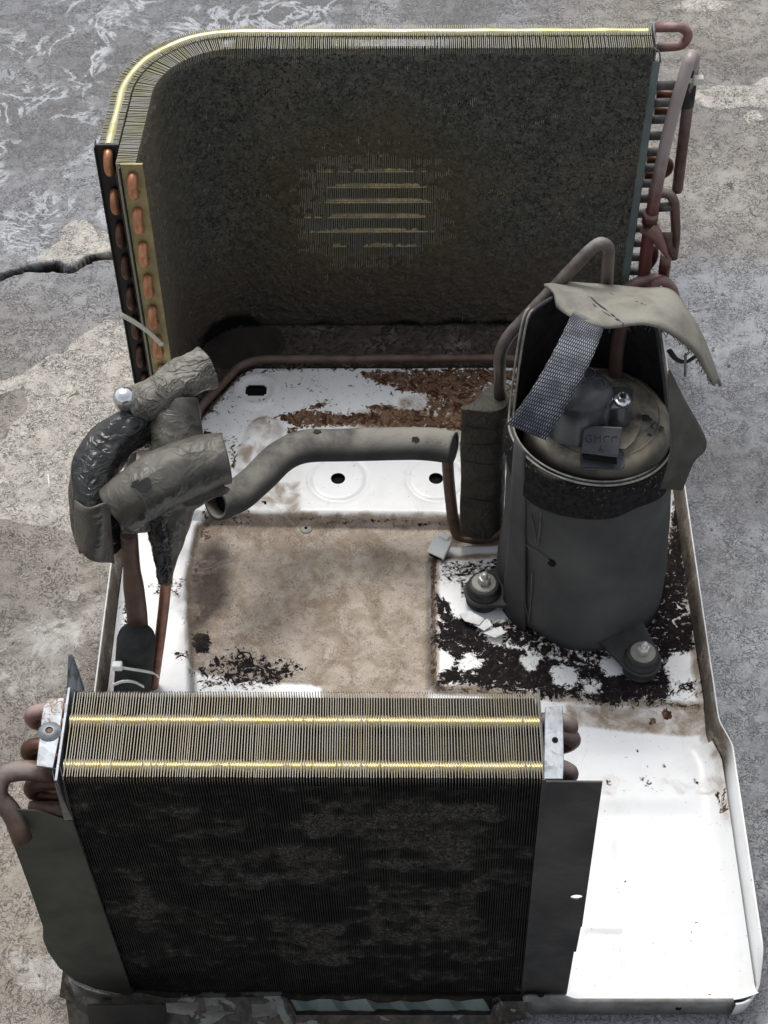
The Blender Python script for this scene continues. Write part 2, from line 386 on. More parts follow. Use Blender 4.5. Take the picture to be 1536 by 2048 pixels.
EDGE = mottled('pale_piping', (.34, .33, .29), (.22, .21, .18), .8, 0, 150, .3)
DOME = mottled('dusty_black_steel', (.028, .027, .026), (.04, .038, .034), .45, 0, 45, .3, .0006, 500, dust=(.36, .315, .23), duststr=.9, thr=(.4, .6))
PLASTIC = mottled('black_plastic', (.026, .028, .032), (.042, .045, .050), .24, 0, 70, .10, .0005, 600, dust=(.10, .105, .115), duststr=.3)  # bluish base paints in a faint sky sheen
PLASTICE = mottled('raised_black_plastic', (.006, .006, .006), (.012, .012, .012), .5, 0, 70, .1)
RUBBER = mottled('black_rubber', (.018, .018, .018), (.032, .032, .031), .6, 0, 80, .3, .0006, 400, dust=(.10, .098, .09), duststr=.25)
STEELB = mottled('bright_nut_steel', (.78, .79, .80), (.62, .63, .65), .22, .9, 60, .1)
STEELW = mottled('dull_washer_steel', (.30, .29, .26), (.22, .21, .19), .5, .35, 90, .3, .0006, 500, dust=(.36, .35, .31), duststr=.6)
NYLON = mottled('white_nylon', (.84, .85, .82), (.76, .77, .73), .38, 0, 60, .08)
NYLONY = mottled('pale_yellow_nylon', (.74, .73, .62), (.66, .65, .55), .4, 0, 60, .08)
CHROME = mottled('polished_cap', (.86, .87, .88), (.74, .75, .77), .14, .9, 50, .1)
HOLE = mottled('dark_hole', (.008, .008, .008), (.012, .012, .012), .9, 0, 50, 0)
FLAKE = mottled('white_flake', (.72, .73, .73), (.60, .60, .58), .5, 0, 90, .2)
NUTS = mottled('zinc_nut_steel', (.56, .55, .51), (.42, .41, .38), .38, .5, 90, .2)
GRIT = mottled('grit', (.36, .34, .31), (.12, .11, .10), .85, 0, 30, .3)
LEAD = mottled('brown_wood_scrap', (.2, .12, .07), (.12, .07, .045), .8, 0, 100, .4)
def web_mat():
    m = M('webbing', (.12, .13, .145), .75)
    u, v = m.attr('u'), m.attr('v')
    cu = m.math('SINE', m.math('MULTIPLY', u, 46*math.pi)); row = m.math('FLOOR', m.math('MULTIPLY', v, 42))
    cu2 = m.math('SINE', m.math('ADD', m.math('MULTIPLY', u, 34*math.pi), m.math('MULTIPLY', row, 1.9)))
    rv = m.math('ABSOLUTE', m.math('SINE', m.math('MULTIPLY', v, 42*math.pi)))
    f = m.math('MULTIPLY', m.rng(cu2, -.4, .6), m.rng(rv, .15, .6))
    col = m.mix(f, (.036, .040, .048), m.mix(m.rng(m.noise(60, 4), .35, .65), (.36, .38, .41), (.13, .145, .165)))
    d = m.rng(v, .18, .02); col = m.mix(m.math('MULTIPLY', d, .8), col, (.30, .29, .25))
    m.set('Base Color', col); m.bump(f, .8, .0008); return m.m
WEB = web_mat()
WEBO = mottled('olive_webbing', (.10, .098, .082), (.07, .07, .06), .85, 0, 40, .5, .0008, 900)

DUSTCORE = mottled('dust_packed_core', (.036, .033, .026), (.062, .056, .044), .9, 0, 120, .4)
PLATEG = mottled('golden_plate', (.40, .34, .17), (.30, .26, .14), .42, .45, 60, .25, .0006, 300)
KHAKI = mottled('khaki_collar', (.56, .51, .25), (.60, .56, .36), .33, .7, 120, .15, .0004, 900)
GREYPIPE = mottled('grey_brown_pipe', (.145, .115, .10), (.095, .078, .07), .40, .4, 70, .3, .0006, 500, dust=(.34, .325, .31), duststr=.75)
DULLCOP = mottled('dull_pink_copper', (.36, .17, .115), (.22, .105, .075), .42, .45, 80, .2)
DUSTTUBE = mottled('dusty_golden_tube', (.58, .48, .24), (.42, .34, .18), .22, .85, 60, .1)
RISER = None
for m_ in (JACKET, LINER, VELVET, FLAPM, WEB, WEBO, FOAM, FOAMD, PAD, STITCH, EDGE, HOLE, OLIVE): m_.node_tree.nodes['Principled BSDF'].inputs['Specular IOR Level'].default_value = .12
def crumple(mat, sc=55, st=.9, d=.003):
    m = M.__new__(M); m.m = mat; m.t = mat.node_tree; m.b = m.t.nodes['Principled BSDF']; m.tc = m.t.nodes.new('ShaderNodeTexCoord')
    wv = m.t.nodes.new('ShaderNodeVectorMath'); wv.operation = 'ADD'; nz = m.t.nodes.new('ShaderNodeTexNoise'); nz.inputs['Scale'].default_value = 40; sc_ = m.t.nodes.new('ShaderNodeVectorMath'); sc_.operation = 'SCALE'; sc_.inputs['Scale'].default_value = .02
    m.t.links.new(m.tc.outputs['Object'], nz.inputs['Vector']); m.t.links.new(nz.outputs['Color'], sc_.inputs[0]); m.t.links.new(m.tc.outputs['Object'], wv.inputs[0]); m.t.links.new(sc_.outputs[0], wv.inputs[1])
    rd = lambda q, w: m.rng(m.math('ABSOLUTE', m.math('SUBTRACT', m.noise(q, 2, .5, 1.4, wv.outputs[0]), .5)), w, 0)
    m.bump(m.math('ADD', rd(sc, .09), m.math('MULTIPLY', rd(sc*2.1, .07), .6)), st, d); m.bump(m.noise(sc*.7, 3, .5, .8), st*.6, d*2)
crumple(TAPE, 20, .26, .0022); crumple(TAPEP, 32, .65, .003); crumple(TAPEB, 24, .35, .0022); crumple(PAD, 26, .35, .002)

# ------------------------------------------------------------------ ground
def build_ground():
    def axis(a, b, st, far):
        c = np.arange(a, b+st/2, st); k = np.array([.02, .05, .1, .2, .4, .8, 1.6, 3.0, 6.0])*1.0
        return np.concatenate([a-k[::-1], c, b+k])
    X = axis(-.60, .56, .0032, 6); Y = axis(-.52, .92, .0032, 6); Y = np.unique(np.concatenate([Y, np.arange(.355, .425, .0009)]))
    x, y = np.meshgrid(X, Y, indexing='ij'); GZ = -.014
    g = lambda a, b: at(a, b, z=GZ)
    z = GZ + (fbm(x, y, 7, 4, 3)-.5)*.006 + (fbm(x, y, 45, 3, 5)-.5)*.0022
    jx = (fbm(x, y, 30, 4, 11)-.5)*.045; jy = (fbm(x, y, 30, 4, 21)-.5)*.045
    # broken edge across the left: the far slab sits a little higher
    cr = [g(-260, 610), g(0, 558), g(35, 545), g(60, 540), g(110, 535), g(140, 545), g(180, 525), g(215, 518), g(300, 500)]
    cy = np.interp(x, [p.x for p in cr], [p.y for p in cr]); dcr = (y-cy) + (fbm(x, y, 90, 3, 8)-.5)*.008
    left = sstep(-.27, -.32, x)
    z += left*sstep(-.001, .003, dcr)*sstep(.10, .02, dcr)*.0025
    z -= left*np.exp(-((dcr-.001)/(.0012+.0018*fbm(x, y, 40, 2, 88)))**2)*.026
    crk = left*sstep(.0016, .0, np.abs(dcr-.001)-.0014-.0034*(fbm(x, y, 55, 3, 93)-.25))
    # thin plaster patches
    P1 = [g(-200, 800), g(0, 765), g(100, 715), g(180, 665), g(245, 640), g(300, 760), g(300, 1150), g(150, 1080), g(-200, 1010)]
    P1b = [g(-60, 800), g(40, 780), g(60, 830), g(0, 880), g(-80, 860)]
    P2 = [g(120, 480), g(150, 440), g(215, 470), g(260, 520), g(180, 530), g(60, 530)]
    P3 = [g(1385, 185), g(1440, 170), g(1536, 160), g(1650, 160), g(1650, 230), g(1536, 215), g(1440, 215), g(1400, 210)]
    P4 = [g(1490, 235), g(1520, 225), g(1540, 245), g(1500, 255)]
    P5 = [g(1350, 10), g(1400, -10), g(1460, 5), g(1400, 25)]
    sd = np.minimum.reduce([sd_poly(x+jx*.6, y+jy*.6, P) for P in (P1, P2, P3, P4, P5)])
    sd = np.maximum(sd, -sd_poly(x+jx*.6, y+jy*.6, P1b))
    patch = sstep(.004, -.004, sd)*.9
    z += patch*.0018
    # wet stains
    w = np.zeros_like(x)
    for (a, b, r, s) in ((600, 10, .13, .8), (900, 0, .10, .95), (480, 20, .10, .7), (330, 40, .12, .6), (60, 250, .17, .62), (200, 130, .15, .66), (30, 60, .15, .6), (120, 380, .10, .4),
                         (1480, 960, .12, .62), (1420, 1150, .13, .52), (1500, 760, .10, .5), (1440, 640, .07, .46), (1490, 1350, .1, .42), (1530, 1500, .08, .5), (1560, 1900, .10, .52), (1500, 1700, .07, .5), (900, 2100, .1, .3)):
        p = g(a, b); w = np.maximum(w, s*sstep(r, r*.25, np.hypot(x-p.x+jx, y-p.y+jy)))
    for (a, b, r, s) in ((190, 1230, .10, .42), (60, 1330, .12, .4), (1520, 1600, .06, .5), (120, 1280, .06, .5), (140, 1780, .05, .4), (100, 1950, .05, .45)):
        p = g(a, b); w = np.maximum(w, s*sstep(r, r*.3, np.hypot(x-p.x+jx, (y-p.y)*1.6+jy)))
    sky_glint = np.zeros_like(x)  # where the painted sky reflections lie
    for (a, b, r) in ((80, 200, .22), (60, 400, .16), (300, 60, .2), (560, 20, .15)):
        p = g(a, b); sky_glint = np.maximum(sky_glint, sstep(r, r*.4, np.hypot(x-p.x, y-p.y)))
    warm = np.clip(sstep(.12, -.25, x+jx) * sstep(.55, .1, y) + .8*sstep(.25, .5, y)*sstep(.1, .3, x)*sstep(.34, .42, y) + (fbm(x, y, 6, 3, 31)-.5)*.7, 0, 1)
    v = np.stack([x, y, z], -1).reshape(-1, 3)
    obj('ground', (v, quads(len(X), len(Y))), GROUND, kind='structure', label='damp cracked concrete yard under the machine',
        attrs=dict(crack=crk, wet=w, patch=patch, warm=warm, sky_glint=sky_glint))
build_ground()

# ------------------------------------------------------------------ base pan
PX0, PX1, PYF, PYB = -.2475, .2475, -.419, .335
pan = thing('base_pan', 'white rusted sheet metal base pan carrying all the parts', 'base pan', (0, 0, 0))
def xr(y):   # right edge
    return PX1 + .008*sstep(-.190, -.222, y)
def xl(y):
    return PX0 - .006*sstep(-.33, -.40, y)
DZ = .010     # rear deck height
def build_pan():
    st = .002
    U = np.linspace(0, 1, int((PX1-PX0)/st)+1); Y = np.arange(PYF, PYB+st/2, st)
    u, y = np.meshgrid(U, Y, indexing='ij'); x = xl(y)+(xr(y)-xl(y))*u
    z = np.zeros_like(x)
    d2 = lambda a, b: at(a, b, z=DZ)
    jit = (fbm(x, y, 60, 3, 2)-.5)
    # rear deck with a chamfered left corner
    deck = [at(392, 1022, z=DZ), at(400, 1024, z=DZ), at(600, 1030, z=DZ), at(930, 1036, z=DZ), at(1050, 1040, z=DZ), at(1240, 1000, z=DZ), at(1240, 740, z=DZ), at(1045, 732, z=DZ), at(510, 733, z=DZ), at(480, 745, z=DZ), at(402, 835, z=DZ), at(375, 880, z=DZ), at(360, 1022, z=DZ)]
    sdk = sd_poly(x, y, deck); z += DZ*np.where(y < .10, sstep(.0022, -.0012, sdk), sstep(.004, -.003, sdk))
    pill = sd_line(x, y, [d2(530, 862), d2(505, 930)])-.015; z += .007*sstep(.004, -.006, pill)
    h1, h2, h3 = d2(512, 781), d2(676, 958), d2(872, 958)
    z += .0022*sstep(.002, -.002, np.abs(disc(x, y, h1, .019))-.0035)
    for h in (h2, h3): z -= .0012*sstep(.0012, -.0012, np.abs(disc(x, y, h, .026))-.0012); z += .0008*sstep(.001, -.001, disc(x, y, h, .026))
    # water basin
    bas = [at(392, 1050, z=0), at(420, 1036, z=0), at(880, 1040, z=0), at(1000, 1050, z=0), at(1000, 1090, z=0), at(866, 1095, z=0), at(860, 1120, z=0), at(864, 1385, z=0), at(840, 1450, z=0), at(384, 1450, z=0), at(378, 1330, z=0), at(372, 1150, z=0)]
    sb = sd_poly(x, y, bas); z -= .004*sstep(.002, -.004, sb)
    # compressor plinth
    pl = [at(868, 1116, z=.004), at(1000, 1108, z=.004), at(1340, 1050, z=.004), at(1412, 1412, z=.004), at(1380, 1410, z=.004), at(876, 1374, z=.004), at(868, 1360, z=.004)]
    sp = sd_poly(x, y, pl); z += .004*sstep(.003, -.002, sp)
    # front floor: stepped down with a rounded shoulder
    fr = [at(1128, 1480, z=0), at(1128, 1425, z=0), at(1165, 1405, z=0), at(1420, 1440, z=0), at(1600, 1440, z=0), at(1600, 2200, z=0), at(1100, 2200, z=0)]
    sf = sd_poly(x, y, fr); z -= .004*sstep(.004, -.012, sf)
    wedge = sstep(.010, -.010, np.abs(y-at(1240, 1550, z=0).y)-.028)*sstep(.12, .14, x)*sstep(.255, .225, x); z += .003*wedge
    rec = sd_poly(x, y, [at(1228, 1652, z=0), at(1440, 1640, z=0), at(1470, 1960, z=0), at(1250, 1960, z=0)]); z -= .0005*sstep(.003, -.003, rec)
    slot = sd_poly(x, y, [at(1172, 1855, z=0), at(1248, 1858, z=0), at(1250, 1874, z=0), at(1172, 1874, z=0)]); z -= .0016*sstep(.0015, -.0015, slot)
    # fillets up to the side rims and the front
    wid = np.where(y < -.2, .020, .006); hgt = np.where(y < -.2, .013, .004)
    e = np.minimum(x-xl(y), xr(y)-x); z += hgt*np.clip(1-e/wid, 0, 1)**2
    ef = y-PYF; z += .010*np.clip(1-ef/.012, 0, 1)**2*(x > .08)
    z += (fbm(x, y, 18, 3, 9)-.5)*.0012
    # --- grime masks
    n1 = fbm(x, y, 16, 4, 41); n2 = fbm(x, y, 50, 4, 43)
    tan = sstep(.006, -.006, sb+ (n2-.5)*.004)*1.0
    lf = at(380, 1380, z=0); rr_ = at(620, 1372, z=0)
    lip = sd_poly(x, y, [at(372, 1330, z=0), at(400, 1345, z=0), at(560, 1362, z=0), at(640, 1368, z=0), at(640, 1460, z=0), at(360, 1460, z=0)])
    tan -= sstep(.006, -.004, lip)*.9
    tan = np.maximum(tan, sstep(.004, -.002, np.abs(sp)-.004)*.7)
    # front floor top band and brownish edges
    band = sd_poly(x, y, [at(1130, 1405, z=0), at(1430, 1420, z=0), at(1440, 1470, z=0), at(1320, 1468, z=0), at(1150, 1450, z=0), at(1120, 1440, z=0)])
    tan = np.maximum(tan, sstep(.004, -.004, band)*.62)
    tan = np.maximum(tan, .42*sstep(.010, .0, np.abs(y-at(1240, 1570, z=0).y)-.006)*sstep(.125, .14, x)*n1*1.5)
    tan = np.maximum(tan, .55*sstep(.012, .002, xr(y)-x)*sstep(-.31, -.25, y))
    tan = np.maximum(tan, sstep(.008, -.004, sd_poly(x, y, [d2(470, 968), d2(598, 966), d2(598, 1028), d2(400, 1028), d2(440, 985)]))*.52)
    tan = np.maximum(tan, .55*sstep(.02, .0, sd_poly(x, y, [d2(840, 800), d2(930, 770), d2(1100, 770), d2(1100, 910), d2(900, 890), d2(700, 880), d2(700, 840)])))
    tan = np.maximum(tan, .5*sstep(.010, .0, pill)*sstep(-.02, .0, pill+.008))
    rust = np.zeros_like(x)+.02+.27*sstep(.002, -.006, sdk)*sstep(.10, .14, y+(n1-.5)*.05)
    def blob(P, s, soft=.008): return s*sstep(soft, -soft, sd_poly(x+(n2-.5)*.012, y+(n1-.5)*.012, P))
    for P, s in (([d2(700, 742), d2(760, 738), d2(1050, 738), d2(1050, 765), d2(960, 778), d2(880, 800), d2(740, 765)], .72),
                 ([d2(540, 835), d2(600, 815), d2(700, 830), d2(800, 812), d2(930, 838), d2(930, 862), d2(720, 858), d2(590, 860)], .76),
                 ([d2(590, 850), d2(560, 832), d2(640, 800), d2(680, 812), d2(610, 832)], .62),
                 ([d2(720, 815), d2(760, 805), d2(860, 822), d2(800, 835)], .78), ([d2(840, 780), d2(930, 770), d2(1050, 765), d2(1050, 860), d2(930, 860), d2(860, 840)], .66),
                 ([d2(560, 855), d2(590, 850), d2(592, 872), d2(570, 872)], .72),
                 ([d2(360, 830), d2(400, 860), d2(480, 870), d2(490, 930), d2(465, 950), d2(450, 880), d2(380, 880)], .52),
                 ([d2(640, 772), d2(660, 770), d2(660, 782), d2(640, 782)], .60),
                 ([at(385, 1040, z=0), at(420, 1030, z=0), at(430, 1075, z=0), at(390, 1100, z=0)], .48),
                 ([d2(930, 850), d2(1010, 850), d2(1010, 1030), d2(905, 930)], .44)):
        rust = np.maximum(rust, blob(P, s))
    rust = np.maximum(rust, .66*sstep(.0045, .001, np.abs(sp+.000))*sstep(.06, .03, x)*1.0)        # brown line along the plinth
    rust = np.maximum(rust, .60*sstep(.004, .0, np.abs(sp))*sstep(.03, .05, x)*sstep(-.10, -.13, y)*.95)
    rust = np.maximum(rust, .50*sstep(.003, .0, np.abs(sdk))*(y < .12)*(x > -.1))
    rust = np.maximum(rust, .40*sstep(.010, -.002, sdk+.008)*0)
    rust = np.maximum(rust, .46*sstep(.012, .0, -sdk-.004)*sstep(.12, .16, y))
    for (a, b, r, s) in ((1335, 1428, .005, .75), (1305, 1440, .004, .7), (1440, 1590, .006, .5), (1392, 1560, .004, .55), (1290, 1560, .007, .42), (1220, 1565, .006, .42), (1445, 1620, .008, .42), (1328, 1530, .0025, .7), (1253, 1757, .0016, .8), (1395, 1840, .0018, .7), (1385, 1860, .0014, .7), (1395, 1900, .0016, .6), (1420, 1985, .0015, .7), (1272, 1500, .003, .45), (1160, 1480, .003, .45), (840, 740, .01, .1)):
        p = at(a, b, z=0); rust = np.maximum(rust, s*sstep(r*1.6, r*.4, np.hypot(x-p.x, y-p.y)))
    blk = np.zeros_like(x)-.2
    def kb(P, s, soft=.008):
        nonlocal blk
        blk = np.maximum(blk, s*sstep(soft, -soft, sd_poly(x+(n2-.5)*.014, y+(n1-.5)*.014, P)))
    zz = .004
    kb([at(866, 1180, z=zz), at(900, 1190, z=zz), at(990, 1290, z=zz), at(1200, 1330, z=zz), at(1240, 1340, z=zz), at(1300, 1230, z=zz), at(1340, 1000, z=zz), at(1360, 1000, z=zz), at(1392, 1290, z=zz), at(1340, 1400, z=zz), at(1200, 1400, z=zz), at(880, 1375, z=zz), at(866, 1290, z=zz)], .74)
    kb([at(980, 1240, z=zz), at(1010, 1290, z=zz), at(1180, 1340, z=zz), at(1260, 1290, z=zz), at(1340, 1180, z=zz), at(1200, 1200, z=zz)], .62)
    kb([at(880, 1120, z=zz), at(1000, 1110, z=zz), at(1000, 1160, z=zz), at(930, 1200, z=zz), at(880, 1180, z=zz)], .46)
    kb([at(1340, 1230, z=zz), at(1400, 1290, z=zz), at(1405, 1400, z=zz), at(1330, 1395, z=zz)], .45)
    for q, s_ in (((878, 1330, .010), .5), ((1130, 1352, .010), .55), ((1060, 1325, .008), .5), ((1365, 1330, .013), .6), ((900, 1180, .008), .5), ((940, 1330, .009), .5), ((1180, 1370, .007), .4), ((915, 1215, .008), .5), ((1215, 1335, .006), .4)):
        p = at(q[0], q[1], z=zz); blk = blk - s_*sstep(q[2]*1.6, q[2]*.6, np.hypot(x-p.x+(n2-.5)*.012, y-p.y+(n1-.5)*.012))
    # basin: dark stain along its left, soot at the lower left
    kb([at(385, 1130, z=0), at(455, 1110, z=0), at(470, 1190, z=0), at(420, 1230, z=0), at(375, 1260, z=0), at(368, 1180, z=0)], .40, .014)
    kb([at(385, 1262, z=0), at(425, 1258, z=0), at(418, 1300, z=0), at(395, 1298, z=0)], .8, .004)
    kb([at(345, 1305, z=0), at(378, 1295, z=0), at(378, 1310, z=0), at(350, 1315, z=0)], .7, .004)
    kb([at(385, 1315, z=0), at(470, 1290, z=0), at(600, 1320, z=0), at(620, 1360, z=0), at(500, 1375, z=0), at(400, 1375, z=0)], .56, .012)
    kb([at(240, 1200, z=0), at(262, 1200, z=0), at(262, 1260, z=0), at(240, 1260, z=0)], .5, .006)
    kb([at(290, 1165, z=0), at(370, 1160, z=0), at(370, 1200, z=0), at(300, 1190, z=0)], .46, .006)
    kb([d2(480, 1022), d2(500, 1026), d2(500, 1036), d2(400, 1036)], .4, .004)
    # channel behind the deck is black with wet dirt
    chn = sstep(.002, .008, sdk)*sstep(.10, .13, y); q_ = at(470, 690, z=0)
    blk = np.maximum(blk, chn*(.95*sstep(1.15, .75, np.hypot((x-q_.x)/.052, (y-q_.y)/.040)+(n2-.5)*.5))); blk = np.maximum(blk, chn*sstep(.013, .007, sdk)*.7)
    blk = np.maximum(blk, chn*.42)
    stain = np.zeros_like(x)
    def sb_(P, v, soft=.012):
        nonlocal stain
        stain = np.maximum(stain, v*sstep(soft, -soft, sd_poly(x+(n2-.5)*.02, y+(n1-.5)*.02, P)))
    sb_([at(380, 1100, z=0), at(430, 1085, z=0), at(480, 1120, z=0), at(475, 1190, z=0), at(420, 1240, z=0), at(372, 1290, z=0), at(362, 1200, z=0)], .95)
    sb_([at(470, 1120, z=0), at(560, 1095, z=0), at(640, 1110, z=0), at(560, 1150, z=0), at(480, 1180, z=0)], .42, .02)
    sb_([at(740, 1090, z=0), at(790, 1110, z=0), at(770, 1150, z=0), at(720, 1130, z=0)], .40, .012)
    sb_([at(480, 1240, z=0), at(640, 1180, z=0), at(680, 1260, z=0), at(540, 1290, z=0)], .28, .02)
    stain = np.maximum(stain, .7*sstep(.006, .0, np.abs(sb+.002))*sstep(-.15, -.17, x))
    stain = np.maximum(stain, .65*sstep(.006, .001, np.abs(sp-.003))*sstep(.06, .03, x))
    fl_ = sstep(.092, .082, x)*sstep(-.385, -.40, y)
    tan = np.clip(np.maximum(tan, np.maximum(chn, fl_)*1.3), 0, 1); stain = np.maximum(stain, np.maximum(chn*.85, fl_)); blk = np.maximum(blk, fl_*.45)
    for h, r_ in ((h2, .0066), (h3, .0066)):
        dx, dy = x-h.x, y-h.y; d = np.hypot(dx, dy)+1e-9; k = np.where(np.abs(d-r_) < .0015, r_/d, 1); x = h.x+dx*k; y = h.y+dy*k
    v = np.stack([x, y, z], -1).reshape(-1, 3); q = quads(len(U), len(Y))
    cx = v[q].mean(1); keep = np.ones(len(q), bool)
    keep &= ~((np.abs(cx[:, 0]-h1.x) < .0095) & (np.hypot(np.maximum(np.abs(cx[:, 0]-h1.x)-.003, 0)*1.0, cx[:, 1]-h1.y) < .0078))
    for h in (h2, h3): keep &= np.hypot(cx[:, 0]-h.x, cx[:, 1]-h.y) > .0066
    sm = at(530, 1004, z=DZ); keep &= np.hypot(cx[:, 0]-sm.x, cx[:, 1]-sm.y) > .0022
    obj('floor_sheet', (v, q[keep]), PAINT, pan, attrs=dict(grime=tan, rust=rust, black=blk, stain=stain))
    # dark underside seen through the holes
    for h, a, b in ((h1, .0115, .0095), (h2, .0085, .0085), (h3, .0085, .0085), (sm, .003, .003)):
        mb = MB(); n = 20
        ring = [Vector((h.x+a*math.cos(2*math.pi*k/n), h.y+b*math.sin(2*math.pi*k/n), DZ-.004)) for k in range(n)]
        mb.prism(ring, (0, 0, -.004)); obj('hole', mb, HOLE, pan)
    # screw in the basin
    p = at(612, 1058, z=-.004); mb = MB().lathe([(0, .0016), (.0042, .0015), (.0056, .0008), (.006, 0), (.006, -.001)], p, 20)
    sc = obj('screw', mb, STEELW, pan)
    obj('recess', MB().lathe([(0, .0018), (.0016, .0018), (.0018, .0012)], p, 6), HOLE, sc)
build_pan()
def build_rims():
    for side in (-1, 1):
        G = []; gr = []
        path = [(xr(yy) if side > 0 else xl(yy), yy, side, 0) for yy in np.arange(.30, PYF+(.016 if side > 0 else .030), -.004)]
        c0 = (path[-1][0]-side*.016, PYF+.0135)
        for k in range(1, 9 if side > 0 else 1): path.append((c0[0]+side*.016*math.cos(k/8*math.pi/2), c0[1]-.016*math.sin(k/8*math.pi/2), side*math.cos(k/8*math.pi/2), -math.sin(k/8*math.pi/2)))
        for ex, yy, nx, ny in path:
            hh = .030
            hh *= 1-.66*float(sstep(-.385, -.418, yy)); lean = .0045*(hh/.03)
            row = [(ex+nx*q, yy+ny*q, zz) for q, zz in ((0, .0005), (lean*.5, hh*.5), (lean, hh), (lean+.0014, hh+.0002), (lean+.0016, hh-.002), (.0016, -.012))]
            G.append(row)
            t = max(float(sstep(-.26, -.20, yy)), .55*float(sstep(-.395, -.415, yy)))  # front corner greyed to match the lip's dirt and painted shade
            gr += [.95*t+.1, .75*t+.08, .60*t, -.3, -.2, .45]
        mb = MB().grid(G)
        obj('side_rim', mb, PAINT, pan, attrs=dict(stain=[.85*max(0, min(1, (g-.1)/.6)) if g > .05 else 0 for g in gr], grime=gr, rust=[g*.42 for g in gr], black=[(-.1 if g < .7 else .25) for g in gr]))
    # front lip on the right: outward face, grey for painted-in shade as well as dirt, with a raised screw tab at its left
    mb = MB()
    y0 = -.4215
    prof = lambda h: [(0, -.0125), (-.0006, h-.0012), (.0006, h), (.0018, h-.0006)]
    G = []; xs = np.concatenate([np.linspace(.0845, .128, 24), np.linspace(.132, .2385, 16)])
    for i, xx in enumerate(xs):
        h = .010+.0085*float(sstep(.125, .110, xx))*float(sstep(.080, .088, xx)); yb = y0
        pass
        G.append([(xx, yb+dy, zz) for dy, zz in prof(h)])
    mb.grid(G); lip = obj('front_lip', mb, GREYST, pan, mods=(SOL(.0012, 0),))
    for (a, b) in ((1082, 1991), (1357, 2017)):
        p = at(a, b, y=y0-.0012); obj('hole', MB().lathe([(0, 0), (.0024, 0), (.0024, -.001)], p, 12, axis=Vector((0, -1, .2))), HOLE, lip)
    # drain tray in front of the evaporator: a peeling painted lip
    T = [(at(128, 1962, z=.012), at(140, 2052, z=-.012)), (at(165, 1978, z=.010), at(190, 2075, z=-.012)), (at(250, 1990, z=.009), at(260, 2085, z=-.012)), (at(285, 1990, z=.012), at(285, 2085, z=-.012)), (at(330, 2000, z=.010), at(330, 2085, z=-.012)),
         (at(460, 1999, z=.010), at(460, 2085, z=-.012)), (at(560, 1996, z=.010), at(560, 2085, z=-.012)), (at(574, 2000, z=.010), at(578, 2085, z=-.012)), (at(592, 2034, z=.010), at(592, 2085, z=-.012)), (at(980, 2034, z=.010), at(980, 2085, z=-.012)), (at(988, 2015, z=.010), at(992, 2080, z=-.012)), (at(1000, 2007, z=.010), at(1005, 2048, z=-.012)), (at(1062, 2006, z=.010), at(1062, 2034, z=-.002))]
    G = []
    for (a, b), i_ in zip(T, (128, 165, 250, 285, 330, 460, 560, 574, 592, 980, 988, 1000, 1062)):
        inner = Vector((a.x, max(a.y+.008, -.4185), a.z-(.013 if 585 < i_ < 985 else .004))); G.append([inner, a+Vector((0, .001, .0006)), a, a.lerp(b, .5)+Vector((0, -.001, 0)), b])
    tr = obj('drain_tray', MB().grid(G, False), PEEL, pan, mods=(SOL(.0012, 0),))
    mb = MB()
    top = [(590+ (966-590)*k/16, 2000+3*math.sin(k*1.9)+ (4 if 6 < k < 11 else 0)) for k in range(17)]
    Gs = [[at(a, b, y=-.4195), at(a+1.5, 2031, y=-.4300)] for a, b in [(578, 1999)]+top+[(985, 2012)]]
    mb.grid(Gs, False); obj('green_strip', mb, GREENST, tr, mods=(SOL(.0015, -1),))
    # dark blind plate on the left of the tray, and a blank sticker rest
    mb = MB().prism([at(175, 2008, y=-.4375), at(330, 2006, y=-.4365), at(330, 2060, y=-.4375), at(180, 2060, y=-.4385)], (0, -.001, 0)); obj('blind_plate', mb, BLACKST, tr)
    for P in ([(332, 2006), (398, 2004), (392, 2020), (370, 2028), (334, 2022)], [(412, 2012), (446, 2011), (446, 2020), (414, 2021)], [(503, 2008), (550, 2007), (555, 2028), (505, 2033)], [(408, 2026), (440, 2022), (468, 2024), (440, 2030), (438, 2034)]):
        mb = MB().prism([at(a, b, y=-.4368) for a, b in P], (0, -.0008, 0)); obj('paint_chip', mb, GREYST, tr)
    # curl of bright foil at the front left corner
    A = [(137, 1955), (150, 1966), (170, 1976), (195, 1984), (222, 1990)]; B = [(150, 1990), (168, 1992), (185, 1996), (205, 1999), (222, 1998)]
    mb = MB().grid([[at(a[0], a[1], y=-.4165), at((a[0]+b[0])/2, (a[1]+b[1])/2, y=-.4200), at(b[0], b[1], y=-.4185)] for a, b in zip(A, B)])
    obj('foil_corner', mb, GREYST, pan, mods=(SOL(.0008, 0),), attrs=dict(rust=[0.]*15))
build_rims()

# heat tube lying along the back of the deck
tp = [at(378, 905, z=.012), at(384, 850, z=.014), at(402, 812, z=.015), at(480, 730, z=.015), at(520, 719, z=.015), at(1010, 716, z=.015), at(1050, 722, z=.012), at(1062, 742, z=.010)]
ht = obj('heat_tube', MB().tube(fillet(tp, .010), .0042, 10), RUSTTUBE, None, 'brown rusty tube edging the white deck below the tall coil', 'copper tube', base=(-.16, .24, .015))

